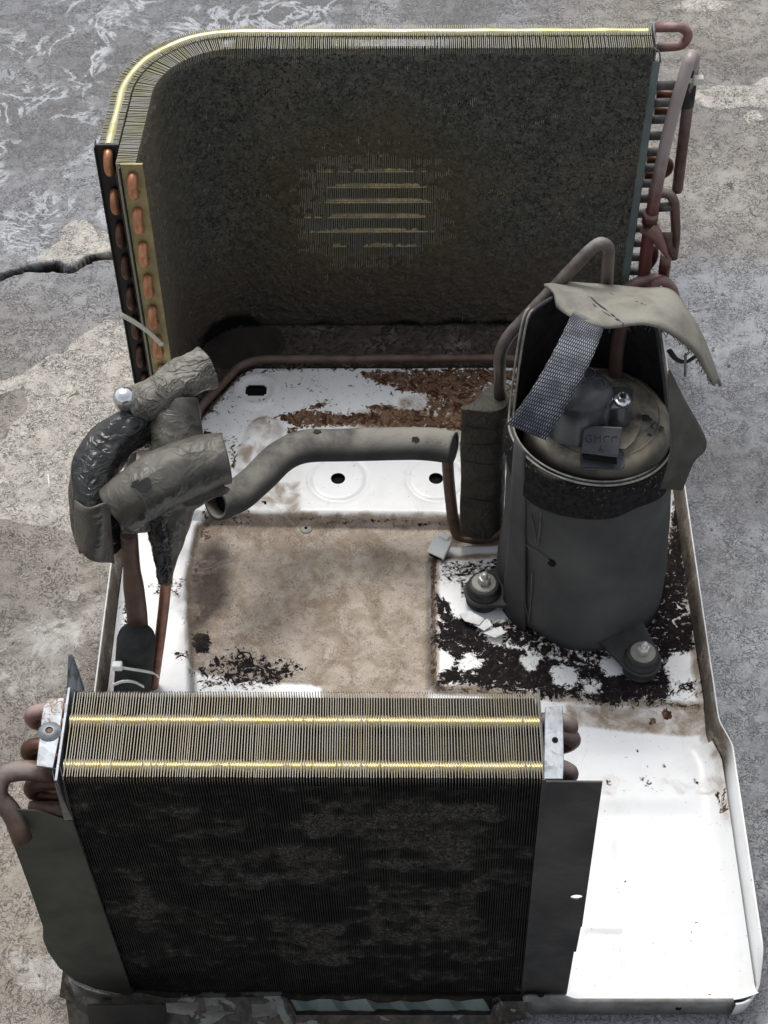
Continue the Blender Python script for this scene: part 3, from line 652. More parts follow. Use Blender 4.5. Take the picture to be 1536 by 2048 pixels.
# ------------------------------------------------------------------ condenser coil
COND = thing('condenser_coil', 'tall curved finned coil at the back furred with grey lint', 'coil', (0, .30, 0))
HC = .328
def cpath(off, y0, yend=None, step=.0006):
    """plan path of the coil at distance off inside its outer face, from the front end of the left leg to the right end"""
    x0, cx, cy, r = -.241+off, -.141, .2195, .100-off
    P = []
    L = cy-y0
    for k in range(int(L/step)+1):
        yy = y0+k*step; P.append((x0-.004*(cy-yy)/.06*.9, yy))
    n = int(r*math.pi/2/step)
    for k in range(1, n+1):
        a = math.pi-k/n*math.pi/2; P.append((cx+r*math.cos(a), cy+r*math.sin(a)))
    xx = cx
    while xx < .2125: xx += step; P.append((xx, cy+r))
    return np.array(P)
def slab(o0, o1, y0, pitch, name, mat, top=HC):
    p0 = cpath(o0, y0); p1 = cpath(o1, y0); mid = cpath((o0+o1)/2, y0)
    s = np.concatenate([[0], np.cumsum(np.hypot(*np.diff(mid, axis=0).T))]); n = int(s[-1]/pitch)
    V = []; F = []
    for k in range(n+1):
        q = (k*pitch+rng.uniform(-.00015, .00015))/s[-1]; q = min(max(q, 0), 1)
        f = lambda P: np.array([np.interp(q, np.linspace(0, 1, len(P)), P[:, 0]), np.interp(q, np.linspace(0, 1, len(P)), P[:, 1])])
        i = int(min(len(mid)-2, np.searchsorted(s, q*s[-1]))); t = mid[i+1]-mid[i]; t = t/np.linalg.norm(t)
        c = np.array([np.interp(q*s[-1], s, mid[:, 0]), np.interp(q*s[-1], s, mid[:, 1])]); nr = np.array([t[1], -t[0]])
        hw = (o1-o0)/2; a = c-nr*hw; b = c+nr*hw; e = t*.00022; zt = top+rng.uniform(-.0004, .0004); jit = t*rng.uniform(-.0003, .0003)
        o = len(V)
        for (p, zz, jj) in ((a, .002, 0), (b, .002, 0), (b, zt, 1), (a, zt, 1)):
            for sg in (-1, 1): w = p+e*sg+jit*jj; V.append((w[0], w[1], zz))
        F += [(o, o+2, o+4, o+6), (o+1, o+7, o+5, o+3), (o, o+1, o+3, o+2), (o+2, o+3, o+5, o+4), (o+4, o+5, o+7, o+6), (o+6, o+7, o+1, o)]
    obj(name, (np.array(V), np.array(F)), mat, COND, kind='stuff').data.polygons.foreach_set('use_smooth', np.zeros(len(F), bool))
    return mid
YO, YI = .1600, .1360
mo = slab(.0004, .0162, YO, .00172, 'outer_fins', GOLDF)
mi = slab(.0178, .0336, YI, .00172, 'inner_fins', GOLDF)
# collar strips shining along the tops
def strip(mid, r, zc, name, nrib, a=0, b=1):
    P = [Vector((p[0], p[1], zc)) for p in mid[int(a*len(mid)):int(b*len(mid)):3]]
    obj(name, MB().tube(P, lambda t: r*(1+.05*math.sin(t*nrib*2*math.pi)), 12), KHAKI, COND)
strip(mo, .0046, HC-.0036, 'collar_strip', 320)
G = []
for p in cpath(.0170, YI)[::12]: G.append([(p[0], p[1], .003), (p[0], p[1], HC-.010)])
obj('dust_web', MB().grid(G), DUSTCORE, COND, mods=(SOL(.0006, 0),))
# tubes through the fins, seen where the lint is worn off
ROWP = .0182
for k in range(17):
    P = [Vector((p[0], p[1], .009+ROWP*k)) for p in cpath(.0250, YI)[::8]]
    obj('coil_tube', MB().tube(P, .0040, 12), DUSTTUBE, COND)
# end plates and return bends on the left leg
xo, xi = -.2445, -.2205
mb = MB().box((xo-.0025, YO-.0025, .002), (xo+.0168, YO-.0010, HC+.001)); pl0 = obj('end_plate', mb, BLACKST, COND, label='black outer end plate')
mb = MB().box((xo-.0030, YO-.006, .002), (xo-.0020, YO+.004, HC+.001)); obj('edge_flange', mb, BLACKST, pl0)
mb = MB().box((xi-.0036, YI-.0025, .002), (xi+.0140, YI-.0010, HC+.001)); pl1 = obj('end_plate', mb, PLATEG, COND, label='golden inner end plate')
mb = MB().box((xi-.0050, YI-.004, .002), (xi-.0040, YI+.05, HC-.002)); obj('edge_flange', mb, BLACKST, pl1)
def ubend(x, y, z0, z1, r, out, axis='y'):
    h = (z1-z0)/2; P = []
    for k in range(13):
        a = -math.pi/2+math.pi*k/12; d = math.cos(a)*h*out
        P.append(Vector((x, y-d, (z0+z1)/2+math.sin(a)*h)) if axis == 'y' else Vector((x+d, y, (z0+z1)/2+math.sin(a)*h)))
    return P
for k in range(9):
    z0 = .009+ROWP*2*k
    for xx, yy, mt in ((xo+.0078, YO-.002, COPPER if k >= 7 else COPPERD), (xi+.005, YI-.002, COPPER)):
        if xx == xo+.0078 and k == 8: z0b = z0+.004
        else: z0b = z0
        obj('return_bend', MB().tube(ubend(xx, yy-.001, z0b, z0b+ROWP, .0044, .95), .0039, 14), mt, COND)
# lint mat on the inner face
def build_lint():
    P = cpath(.0345, YI, step=.0011)[2:]; Z = np.arange(.003, HC-.0015, .0011); n, m = len(P), len(Z)
    t = np.gradient(P, axis=0); t /= np.linalg.norm(t, axis=1)[:, None]; nr = np.stack([t[:, 1], -t[:, 0]], 1)
    s = np.arange(n)*.0011; sg, zg = np.meshgrid(s, Z, indexing='ij'); xg = np.repeat(P[:, :1], m, 1)
    lint = (fbm(sg, zg, 330, 3, 51)-.5)*.0030 + (fbm(sg, zg*1.3, 120, 3, 52)-.5)*.0030 + (fbm(sg, zg, 34, 3, 53)-.5)*.0012
    c = at(742, 425, y=.286)
    ell = np.hypot((xg-c.x)/.072, (zg-c.z)/.074) + (fbm(sg, zg, 60, 4, 54)-.5)*.55
    ell += .22*np.abs(np.sin((zg-.009)/ROWP*math.pi))-.10 + (fbm(sg, zg*.45, 420, 2, 57)-.5)*.45          # lint clings longer between the rows
    worn = sstep(1.15, .45, ell); leg = sstep(.12, .02, sg)
    off = .0004 + lint*(1-worn) - worn*.0085
    off = np.where(zg > HC-.006, np.minimum(off, .0002), off); off -= leg*.0006
    topw = sstep(HC-.010, HC-.002, zg+(fbm(sg, zg, 70, 3, 58)-.5)*.006); off -= topw*.003
    wet = np.zeros_like(sg)
    wet = np.maximum(wet, sstep(.010, .002, zg+(fbm(sg, zg, 40, 4, 61)-.5)*.014))
    b = at(470, 690, y=.286); wet = np.maximum(wet, sstep(1.1, .75, np.hypot((xg-b.x)/.040, (zg+.005)/.028)+(fbm(sg, zg, 60, 4, 63)-.5)*.4)*(sg > .1))
    v = np.stack([P[:, 0:1]+nr[:, 0:1]*off, P[:, 1:2]+nr[:, 1:2]*off, zg], -1).reshape(-1, 3)
    # nr points inward (towards the machine)
    obj('lint_mat', (v, quads(n, m)), LINT, COND, kind='stuff', attrs=dict(thin=sstep(2.1, .7, np.hypot((xg-c.x)/.072, (zg-c.z)/.074)+(fbm(sg, zg, 60, 3, 91)-.5)*.6), wetblack=wet, legtone=sstep(.16, .02, sg+(fbm(sg, zg, 30, 3, 66)-.5)*.04)))
build_lint()
# right end: green-grey flange, plate edge, stubs and bends
yr = .2865
A = [(1258, 128), (1268, 124), (1322, 122), (1318, 132)]
fl = [at(1258, 128, y=yr), at(1266, 124, y=yr), at(1322, 122, y=yr), at(1255, 575, y=yr-.002), at(1250, 640, y=yr-.002), at(1215, 640, y=yr-.002), at(1232, 575, y=yr-.002)]
fla = [at(1293, 128, y=yr), at(1298, 124, y=yr), at(1321, 123, y=yr), at(1258, 560, y=yr), at(1240, 660, y=yr), at(1212, 660, y=yr), at(1230, 575, y=yr)]
ep = obj('end_flange', MB().prism(fla, (0, .0012, 0)), GREENST, COND, mods=(BEV(.0004),))
obj('edge_plate', MB().box((.2145, .2880, .002), (.2160, .3200, HC+.002)), ZINC, COND, attrs=dict(rust=[0.]*8))
obj('bent_tab', MB().tube(spline([at(1308, 96, y=.2875), at(1318, 104, y=.287), at(1321, 124, y=.2868)], 5), .0008, 6), ZINC, ep)
for k in range(17):
    zz = .009+ROWP*k
    if k < 16:
        obj('stub_tube', MB().tube([(.2160, .2950, zz), (.229, .2950, zz), (.236+.004*(k % 2), .2950, zz)], .0040, 10), GREYTUBE, COND)
obj('return_bend', MB().tube([(.2150, .305, .3345)]+[Vector((.2345+.0095*math.sin(a), .305, .3250+.0095*math.cos(a))) for a in np.linspace(0, math.pi, 13)]+[Vector((.2150, .303, .3155))], .0042, 12), PINKPIPE, COND, label='pink return bend at the top corner')
for k in (9, 13):
    zz = .009+ROWP*k; obj('return_bend', MB().tube([(.225, .307, zz)]+[Vector((.238+.009*math.sin(a), .307, zz+.0091-.0091*math.cos(a))) for a in np.linspace(0, math.pi, 11)]+[Vector((.225, .307, zz+.0182))], .0042, 10), COPPERD, COND)
# header pipes on the right
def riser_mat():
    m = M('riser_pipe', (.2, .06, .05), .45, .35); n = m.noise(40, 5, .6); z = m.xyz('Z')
    f = m.rng(m.math('ADD', z, m.math('MULTIPLY', m.math('SUBTRACT', n, .5), .08)), .15, .235)  # upper pipe paler: sky reflection painted into the colour by height
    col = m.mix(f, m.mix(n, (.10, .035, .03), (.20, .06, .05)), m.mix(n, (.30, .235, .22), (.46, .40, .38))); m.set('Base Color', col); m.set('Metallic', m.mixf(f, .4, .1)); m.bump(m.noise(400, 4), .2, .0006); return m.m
yp = .278
hd = fillet([at(1282, 610, y=yp), at(1296, 470, y=yp), at(1312, 380, y=yp), at(1336, 262, y=yp), at(1378, 120, y=yp)], .03)
hd = hd + [at(1383, 111, y=yp+.006), at(1388, 113, y=yp+.014), at(1386, 135, y=yp+.018), at(1378, 190, y=yp+.020), at(1364, 300, y=yp+.020), at(1355, 376, y=yp+.018), at(1354, 384, y=yp+.017)]
split = len(hd)-7
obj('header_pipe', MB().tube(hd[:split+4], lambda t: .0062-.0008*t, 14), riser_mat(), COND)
obj('down_pipe', MB().tube(hd[split+3:], lambda t: .0052 if t < .97 else .0042, 12), PIPE, COND)
obj('sleeve', MB().tube([at(1302, 425, y=yp-.001), at(1299, 445, y=yp-.001)], .0074, 14), REDPIPE, COND)
obj('return_bend', MB().tube(fillet([at(1298, 386, y=.29), at(1338, 386, y=.29), at(1349, 402, y=.288), at(1352, 470, y=.286), at(1346, 515, y=.286)], .012), .0046, 12), PIPE, COND)
obj('stub_tube', MB().tube([at(1312, 415, y=.289), at(1345, 413, y=.288)], .0044, 10), GREYTUBE, COND)
obj('pinched_fork', MB().tube(spline([at(1295, 452, y=yp-.002), at(1310, 468, y=yp-.004), at(1324, 492, y=yp-.005), at(1334, 512, y=yp-.005)], 6), lambda t: .0074*(1-t)+.0020, 12), PINKPIPE, COND)
mb = MB().grid([[at(a, b, y=yp-.004), at(a+d, b+1, y=yp-.004)] for a, b, d in ((1322, 465, 23), (1324, 478, 20), (1328, 492, 18), (1335, 505, 18), (1344, 516, 10))])
obj('copper_strip', mb, RUSTTUBE, COND, mods=(SOL(.0018, 0),))
obj('stub_tube', MB().tube([at(1333, 506, y=yp), at(1326, 560, y=yp)], .0056, 12), REDPIPE, COND)
obj('curled_pipe', MB().tube(fillet([at(1235, 600, y=yp), at(1258, 570, y=yp-.004), at(1300, 556, y=yp-.006), at(1330, 560, y=yp-.01), at(1350, 590, y=yp-.012), at(1354, 640, y=yp-.012)], .016), .0052, 12), PINKPIPE, COND)
obj('curled_pipe', MB().tube(spline([at(1300, 590, y=yp-.02), at(1310, 568, y=yp-.02), at(1328, 562, y=yp-.02), at(1346, 580, y=yp-.02), at(1352, 610, y=yp-.02)], 6), .0048, 12), PINKPIPE, COND)
obj('return_bend', MB().tube(spline([at(1300, 500, y=.288), at(1308, 496, y=.288), at(1309, 515, y=.288), at(1297, 535, y=.288)], 6), .0036, 10), COPPERD, COND)

# black pipe clip and its tie
pc = thing('pipe_clip', 'black rubber clip on the pipe at the top right corner', 'clip', at(1378, 170, y=.296))
mb = MB(); mb.tube([at(1382, 122, y=.297), at(1377, 170, y=.299), at(1371, 208, y=.299)], lambda t: .0075+.0006*math.sin(9*t), 10); obj('rubber_sleeve', mb, RUBBER, pc)
mb = MB().prism([at(1386, 118, y=.292), at(1398, 118, y=.292), at(1391, 190, y=.292), at(1388, 200, y=.292), at(1380, 200, y=.292)], (0, .008, 0)); obj('tab', mb, RUBBER, pc)
def tie(name, label, P, w, mat, head=None, headr=.0035, n=(0, 0, 1)):
    t = thing(name, label, 'cable tie', P[len(P)//2], group='nylon cable ties')
    n = Vector(n); Q = spline(P, 6); G = []
    for q in Q: G.append([q-n*(w/2), q+n*(w/2)])
    obj('band', MB().grid(G), mat, t, mods=(SOL(.0012, 0),))
    if head is not None:
        h = Vector(head); mb = MB().box((-headr, -headr*.8, -headr*.8), (headr, headr*.8, headr*.8), T=lambda p: p+h); obj('head', mb, mat, t, mods=(BEV(.0012, 3),))
    return t
tie('cable_tie', 'white cable tie with pale bulb head on the black pipe clip', [at(1358, 165, y=.288), at(1372, 163, y=.288), at(1390, 160, y=.289)], .0045, NYLONY, at(1396, 160, y=.288), .0045)
tie('cable_tie', 'pale cable tie strapped across the left end of the tall coil', [at(243, 630, y=YI-.012), at(270, 645, y=YI-.012), at(297, 664, y=YI-.012), at(320, 686, y=YI-.012)], .0046, NYLONY, at(322, 688, y=YI-.012), .0022, n=(.45, 0, .9))

# ------------------------------------------------------------------ compressor
CC = Vector((.1515, -.035, 0))
comp = thing('compressor', 'round compressor in a charcoal felt jacket bolted to the pan', 'compressor', (CC.x, CC.y, .004))
def jr(z): return .0738-.0100*z/.2
def jx(z): return .0045-.0100*z/.2          # lean of the jacket's axis
def rimz(a):
    """height of the jacket's top edge round the can, a = angle from +X"""
    f = math.sin(a)                       # -1 front, +1 back
    z = .202 + .008*max(0, -f) - .006*math.cos(a)
    return z + .092*float(sstep(.10, .55, f))
NS = 96
def ring(rf, zf, k):
    a = 2*math.pi*k/NS; rr = rf; return Vector((CC.x+jx(zf)+rr*math.cos(a), CC.y+rr*math.sin(a), zf))
def jacket_grid(r_off, zlo, zhi, rows, k0=0, k1=NS, wave=True):
    G = []
    for i in range(rows+1):
        row = []
        for k in range(k0, k1+1):
            a = 2*math.pi*k/NS; lo = zlo(a) if callable(zlo) else zlo; hi = zhi(a)
            z = lo+(hi-lo)*i/rows; rr = jr(z)+r_off
            if wave: rr += .0012*math.sin(3*a+9*z)+.0009*math.sin(7*a-z*40)+.0006*math.sin(11*a+z*75)*math.sin(z*31+a)
            row.append(Vector((CC.x+jx(z)+rr*math.cos(a), CC.y+rr*math.sin(a), z)))
        G.append(row)
    return G
hem = lambda a: .006+.003*math.sin(5*a)+.004*math.sin(2*a+1)
jk = obj('jacket', MB().grid(jacket_grid(0, hem, lambda a: rimz(a), 18)), JACKET, comp, mods=(SOL(.0024, -1),))
obj('liner', MB().grid(jacket_grid(-.0034, .15, lambda a: rimz(a)-.001, 8)), LINER, jk)
kf0, kf1 = int(NS*.48), int(NS*1.01)
obj('velvet_band', MB().grid(jacket_grid(.0009, lambda a: rimz(a)-.036-.004*math.sin(a*2), lambda a: min(rimz(a), .222)-.0008, 6, kf0, kf1)), VELVET, jk, mods=(SOL(.0016, 1),))
for off, dz in ((.0006, .0006), (-.0028, .0010)):
    P = [ring(jr(rimz(2*math.pi*k/NS))+off, rimz(2*math.pi*k/NS)+dz, k) for k in range(int(NS*.40), int(NS*1.04)+1)]
    obj('piping', MB().tube(P, .0009, 6), EDGE, jk)
# overlap panel at the left of the jacket
def jpt(px, py, off=.0016):
    """point of the photograph laid on the jacket's surface"""
    d = (fw + RT*((px-768)/F_PX) - UP*((py-1024)/F_PX)); t = 1.2
    for _ in range(400):
        p = CAM+d*t
        if math.hypot(p.x-CC.x-jx(p.z), p.y-CC.y) < jr(p.z)+off: return p
        t += .001
    return at(px, py, y=CC.y)
def thread(name, pts, r=.0006, mat=STITCH, par=jk, sub=6, wob=.0004):
    P = []
    for a, b in zip(pts[:-1], pts[1:]):
        for k in range(sub): P.append(jpt(a[0]+(b[0]-a[0])*k/sub, a[1]+(b[1]-a[1])*k/sub, .0020))
    P.append(jpt(*pts[-1], .0020)); P = [p+Vector((rng.uniform(-wob, wob), 0, rng.uniform(-wob, wob))) for p in P]
    return obj(name, MB().tube(P, r, 5), mat, par)
for pts in ([(1046, 960), (1042, 1040), (1036, 1085), (1026, 1090), (1018, 1200), (1018, 1250)], [(1026, 1088), (1040, 1150), (1056, 1235)], [(1062, 1030), (1075, 1095), (1084, 1015)], [(1064, 1145), (1062, 1200), (1056, 1245)], [(1050, 985), (1056, 1010)], [(1015, 1060), (1050, 1088), (1100, 1122)]):
    thread('stitching', pts)
p = jpt(1104, 1125, .001); nrm = Vector((p.x-CC.x, p.y-CC.y, 0)).normalized()
obj('eyelet', MB().lathe([(0, .0012), (.0026, .0012), (.0034, .0016), (.0036, 0)], p, 16, axis=nrm), HOLE, jk)
# flat overlapping tongue along the left edge
tg = [(1030, 868), (1072, 905), (1060, 965), (1050, 1020), (1046, 1240), (1040, 1262), (996, 1240), (1006, 1120), (1014, 1000), (1020, 900)]
cols = [(1030, 880), (1024, 960), (1018, 1050), (1012, 1130), (1006, 1236)]; cole = [(1050, 905), (1052, 990), (1050, 1060), (1050, 1150), (1050, 1262)]
G = [[jpt(a[0]+(b[0]-a[0])*t/5, a[1]+(b[1]-a[1])*t/5, .0026) for t in range(6)] for a, b in zip(cols, cole)]
obj('overlap_panel', MB().grid(G), JACKET, jk, mods=(SOL(.002, 0),))
# torn white fluff on the rim
mb = MB()
for k in range(60):
    a = rng.uniform(math.pi*.98, math.pi*1.62) if k < 40 else rng.uniform(math.pi*1.62, math.pi*2.0)
    z = rimz(a)-rng.uniform(.001, .030 if k % 3 == 0 else .005); rr = jr(z)+.0024
    p = Vector((CC.x+jx(z)+rr*math.cos(a), CC.y+rr*math.sin(a), z)); d = Vector((rng.uniform(-1, 1), rng.uniform(-.6, .2), rng.uniform(-1, 1)))*.0022
    mb.tube([p, p+d*.6+Vector((0, -.0008, 0)), p+d*1.3], .00018, 4)
obj('frayed_threads', mb, EDGE, jk, kind='stuff')
# inner shell: painted steel dome with dust
dome = MB().lathe([(.0575, .10), (.0575, .200), (.0570, .208), (.0545, .216), (.050, .2205), (.046, .2215), (.0445, .2235), (.030, .2275), (.012, .2290), (0, .2293)], CC, 64)
sh = obj('shell', dome, DOME, comp)
mb = MB().lathe([(.0452, .2222), (.0462, .2230), (.0472, .2220)], CC, 48); obj('shoulder_ring', mb, DOME, sh)
# weld fillet plate under the terminal cover
zp = .2292
pp = [at(a, b, z=zp) for a, b in ((1106, 848), (1118, 868), (1150, 884), (1162, 892), (1250, 900), (1268, 884), (1285, 850), (1278, 800), (1250, 770), (1200, 750), (1140, 760))]
obj('terminal_plate', MB().prism(pp, (0, 0, .0012)), DOME, sh, mods=(BEV(.0005),))
# small stains of bare paint
for (a, b, rx, ry) in ((1270, 835, .0042, .003), (1290, 838, .005, .0035), (1316, 850, .0055, .0034), (1300, 868, .002, .0012)):
    p = at(a, b, z=.2262 if a < 1280 else .2248); mb = MB(); n = 14
    Q = [Vector((p.x+rx*math.cos(2*math.pi*k/n)*rng.uniform(.75, 1.2), p.y+ry*math.sin(2*math.pi*k/n)*rng.uniform(.75, 1.2), 0)) for k in range(n)]
    def dz(q):
        r_ = math.hypot(q.x-CC.x, q.y-CC.y); return float(np.interp(r_, [0, .012, .030, .0445, .046, .050, .0545, .057], [.2293, .2290, .2275, .2235, .2215, .2205, .216, .208]))+.0004
    mb.add([Vector((p.x, p.y, dz(p)))]+[Vector((q.x, q.y, dz(q))) for q in Q], [(0, 1+k, 1+(k+1) % n) for k in range(n)], True)
    obj('bare_spot', mb, PLASTICE, sh)
# terminal cover
tc = at(1161, 790, z=.262); tb = .2300
def tcover():
    mb = MB(); n = 40
    def rad(a, s):      # plan outline: round body
        return s*(.0250+.0010*math.cos(2*a))
    prof = [(1.04, tb), (1.03, tb+.006), (1.0, tb+.020), (.985, tb+.030), (.93, tb+.036), (.80, tb+.0405), (.55, tb+.0425), (.25, tb+.0432), (.02, tb+.0434)]
    G = [[Vector((tc.x+rad(2*math.pi*k/n, s)*math.cos(2*math.pi*k/n), tc.y+.001+rad(2*math.pi*k/n, s)*math.sin(2*math.pi*k/n), z)) for k in range(n)] for s, z in prof]
    return mb.grid(G, True, True)
cov = obj('terminal_cover', tcover(), PLASTIC, comp)
# shoulder that carries the stud, running from the cap to the plug
zs = tb+.030
so = [at(a, b, z=zs) for a, b in ((1188, 818), (1215, 806), (1232, 786), (1246, 780), (1262, 790), (1266, 806), (1256, 815), (1226, 817))]
obj('stud_shoulder', MB().prism([q-Vector((0, 0, .022)) for q in so], (0, 0, .022)), PLASTIC, cov, mods=(BEV(.0014, 3),))
# plug block, leaning outward towards the viewer
pf = [at(1168, 850, z=tb+.021), at(1246, 854, z=tb+.021), at(1236, 914, z=tb+.0085), at(1163, 904, z=tb+.0085)]
pbm = MB().prism(pf[::-1], Vector((0, .006, -.0115))); plug = obj('plug', pbm, PLASTIC, cov, mods=(BEV(.0010, 2),))
slot = [at(1167, 909, z=tb+.0040), at(1234, 919, z=tb+.0040), at(1234, 929, z=tb-.0005), at(1167, 919, z=tb-.0005)]
obj('socket', MB().prism(slot[::-1], (0, .010, 0)), HOLE, cov)
body = [at(1166, 846, z=tb+.001), at(1258, 852, z=tb+.001), at(1262, 812, z=tb+.001), at(1190, 806, z=tb+.001)]
obj('plug_neck', MB().prism(body, (0, 0, .021)), PLASTIC, cov, mods=(BEV(.0018, 3),))
bp = [at(1160, 918, z=.2215), at(1162, 936, z=.2215), at(1168, 940, z=.2215), at(1242, 941, z=.2215), at(1249, 936, z=.2215), at(1248, 912, z=.2225), at(1240, 880, z=.2315), at(1168, 876, z=.2315)]
obj('base_tongue', MB().prism(bp, (0, 0, .0014)), PLASTIC, cov, mods=(BEV(.0005),))
# embossed discs on the cap
for a, b in ((1157, 766), (1176, 748), (1197, 770)):
    p = at(a, b, z=tb+.0410); p.z = float(np.interp(math.hypot(p.x-tc.x, p.y-tc.y-.001)/.0250, [.02, .25, .55, .80, .93], [tb+.0434, tb+.0432, tb+.0425, tb+.0405, tb+.036]))+.0001; q = MB(); q.lathe([(.0050, -.0004), (.0053, .0005), (.0058, .0005), (.0060, -.0004)], p, 24)
    em = obj('embossed_ring', q, PLASTIC, cov)
    q = MB()
    for i in range(3): q.box((p.x-.0030+.002*i, p.y-.0008+.0003*i, p.z-.0006), (p.x-.0018+.002*i, p.y+.0012-.0003*i, p.z+.0004))
    obj('embossed_mark', q, PLASTIC, em)
def text(body, size, origin, xdir, ydir, mat, parent, depth=.0003, name='lettering'):
    cu = bpy.data.curves.new('lettering', 'FONT'); cu.body = body; cu.size = size; cu.extrude = depth; cu.align_x = 'CENTER'; cu.align_y = 'CENTER'
    cu.space_character = 1.12
    tmp = bpy.data.objects.new('lettering', cu); C.objects.link(tmp)
    me = bpy.data.meshes.new_from_object(tmp.evaluated_get(bpy.context.evaluated_depsgraph_get()))
    C.objects.unlink(tmp); bpy.data.objects.remove(tmp)
    xd = xdir.normalized(); zd = xd.cross(ydir).normalized(); yd = zd.cross(xd)
    Mx = Matrix((xd, yd, zd)).transposed(); b = BASE[parent]
    for v in me.vertices: v.co = Mx @ v.co + origin - b
    me.materials.clear(); me.materials.append(mat)
    o = bpy.data.objects.new(name, me); C.objects.link(o); o.parent = parent; BASE[o] = b; return o
xd = pf[1]-pf[0]; yd = pf[0]-pf[3]; nn = xd.cross(yd).normalized()
pat = lambda u, v: pf[3].lerp(pf[2], u).lerp(pf[0].lerp(pf[1], u), v)
text('GMCC', .0080, pat(.49, .52)+nn*.0002, xd, yd, PLASTICE, plug)
text('人', .0052, pat(.50, .17)+nn*.0002, xd, yd, PLASTICE, plug, name='symbol') if False else None
mb = MB(); o_ = pat(.50, .20)+nn*.0007; ux = xd.normalized(); uy = (yd-ux*yd.dot(ux)).normalized()
for pts in ([(0, .0024), (0, .0004), (-.0018, -.0018)], [(0, .0006), (.0018, -.0018)]): mb.tube([o_+ux*a+uy*b for a, b in pts], .00035, 5)
obj('symbol', mb, PLASTICE, plug)
# stud with nut and washer
sn = at(1244, 800, z=zs+.001)
ax = Vector((.05, -.05, 1))
wsh = obj('washer', MB().lathe([(0, .0012), (.0056, .0012), (.0064, .0004), (.0062, 0)], sn, 24, axis=ax), STEELB, cov)
obj('nut', MB().lathe([(.0030, .0048), (.0042, .0048), (.0046, .0040), (.0046, .0012)], sn, 6, False, axis=ax), STEELB, cov)
obj('stud', MB().lathe([(0, .0092), (.0016, .0092), (.0022, .0086), (.0024, .001)], sn, 14, axis=ax), BLACKST, cov)
obj('inner_pipe', MB().tube(spline([at(1232, 768, y=.002), at(1232, 720, y=.004), at(1240, 665, y=.008), at(1252, 620, y=.012)], 6), .0056, 14), RUSTTUBE, comp)
# wire and bracket inside the right of the flap
obj('inner_bracket', MB().tube(spline([at(1338, 700, y=-.005), at(1352, 718, y=-.006), at(1372, 724, y=-.004), at(1392, 712, y=-.004)], 5), .0024, 8, flat=.5), RUBBER, comp)
obj('pin', MB().tube([at(1371, 708, y=-.012), at(1370, 752, y=-.012)], .0011, 8), STEELW, comp)
# cloth flap folded back over the top
FB = [(1088, 574, .030), (1150, 571, .035), (1215, 575, .037), (1285, 580, .035), (1340, 586, .028), (1374, 628, .018), (1408, 690, .006), (1438, 774, -.012)]
FF = [(1118, 614, .002), (1148, 641, -.018), (1205, 657, -.030), (1285, 650, -.032), (1338, 668, -.032), (1386, 708, -.030), (1410, 744, -.026), (1424, 770, -.020)]
def flap():
    A = spline([at(a, b, y=c) for a, b, c in FB], 6); B = spline([at(a, b, y=c) for a, b, c in FF], 6); G = []
    for i, (a, b) in enumerate(zip(A, B)):
        row = []
        for k in range(11):
            t = k/10; q = a.lerp(b, t); q = q+Vector((0, 0, .0045*math.sin(math.pi*t)+.0004*math.sin(i*.6+k*.9)+.0005*math.sin(i*.3-k*.7))); row.append(q)
        G.append(row)
    return G
FG = flap(); fo = obj('flap', MB().grid(FG), FLAPM, comp, mods=(SOL(.0026, 1),))
def on_flap(u, v, up=.0020):
    i = u*(len(FG)-1); k = v*10; i0, k0 = int(i), int(k); a = FG[i0][k0].lerp(FG[min(i0+1, len(FG)-1)][k0], i-i0); b = FG[i0][min(k0+1, 10)].lerp(FG[min(i0+1, len(FG)-1)][min(k0+1, 10)], i-i0)
    return a.lerp(b, k-k0)+Vector((0, -up*.4, up))
for pts in ([(.17, .12), (.22, .45), (.32, .80), (.36, .98)], [(.22, .05), (.30, .30), (.40, .55), (.44, .62)], [(.19, .3), (.24, .62), (.34, .9)]):
    Q = spline([on_flap(*q) for q in pts], 5); obj('seam', MB().tube(Q, lambda t: .0011+.0004*math.sin(t*40), 5), JACKET, fo)
mb = MB(); Q = [on_flap(u, v) for u, v in ((.26, .06), (.32, .10), (.40, .40), (.43, .50), (.39, .56), (.33, .40))]; mb.add(Q+[q+Vector((0, -.0003, .0008)) for q in Q], [(5, 4, 3, 2, 1, 0), (6, 7, 8, 9, 10, 11)]+[(i, (i+1) % 6, 6+(i+1) % 6, 6+i) for i in range(6)]); obj('torn_patch', mb, JACKET, fo)
mb = MB()
for k in range(60):
    u = rng.uniform(.30, .98); p = on_flap(u, .985, -.0005); d = Vector((rng.uniform(-1, 1), rng.uniform(-.8, .2), rng.uniform(-1.6, .1)))*.003; mb.tube([p, p+d*.5, p+d+Vector((rng.uniform(-1, 1), 0, rng.uniform(-1, 1)))*.001], .00028, 4)
obj('frayed_threads', mb, JACKET, fo, kind='stuff')
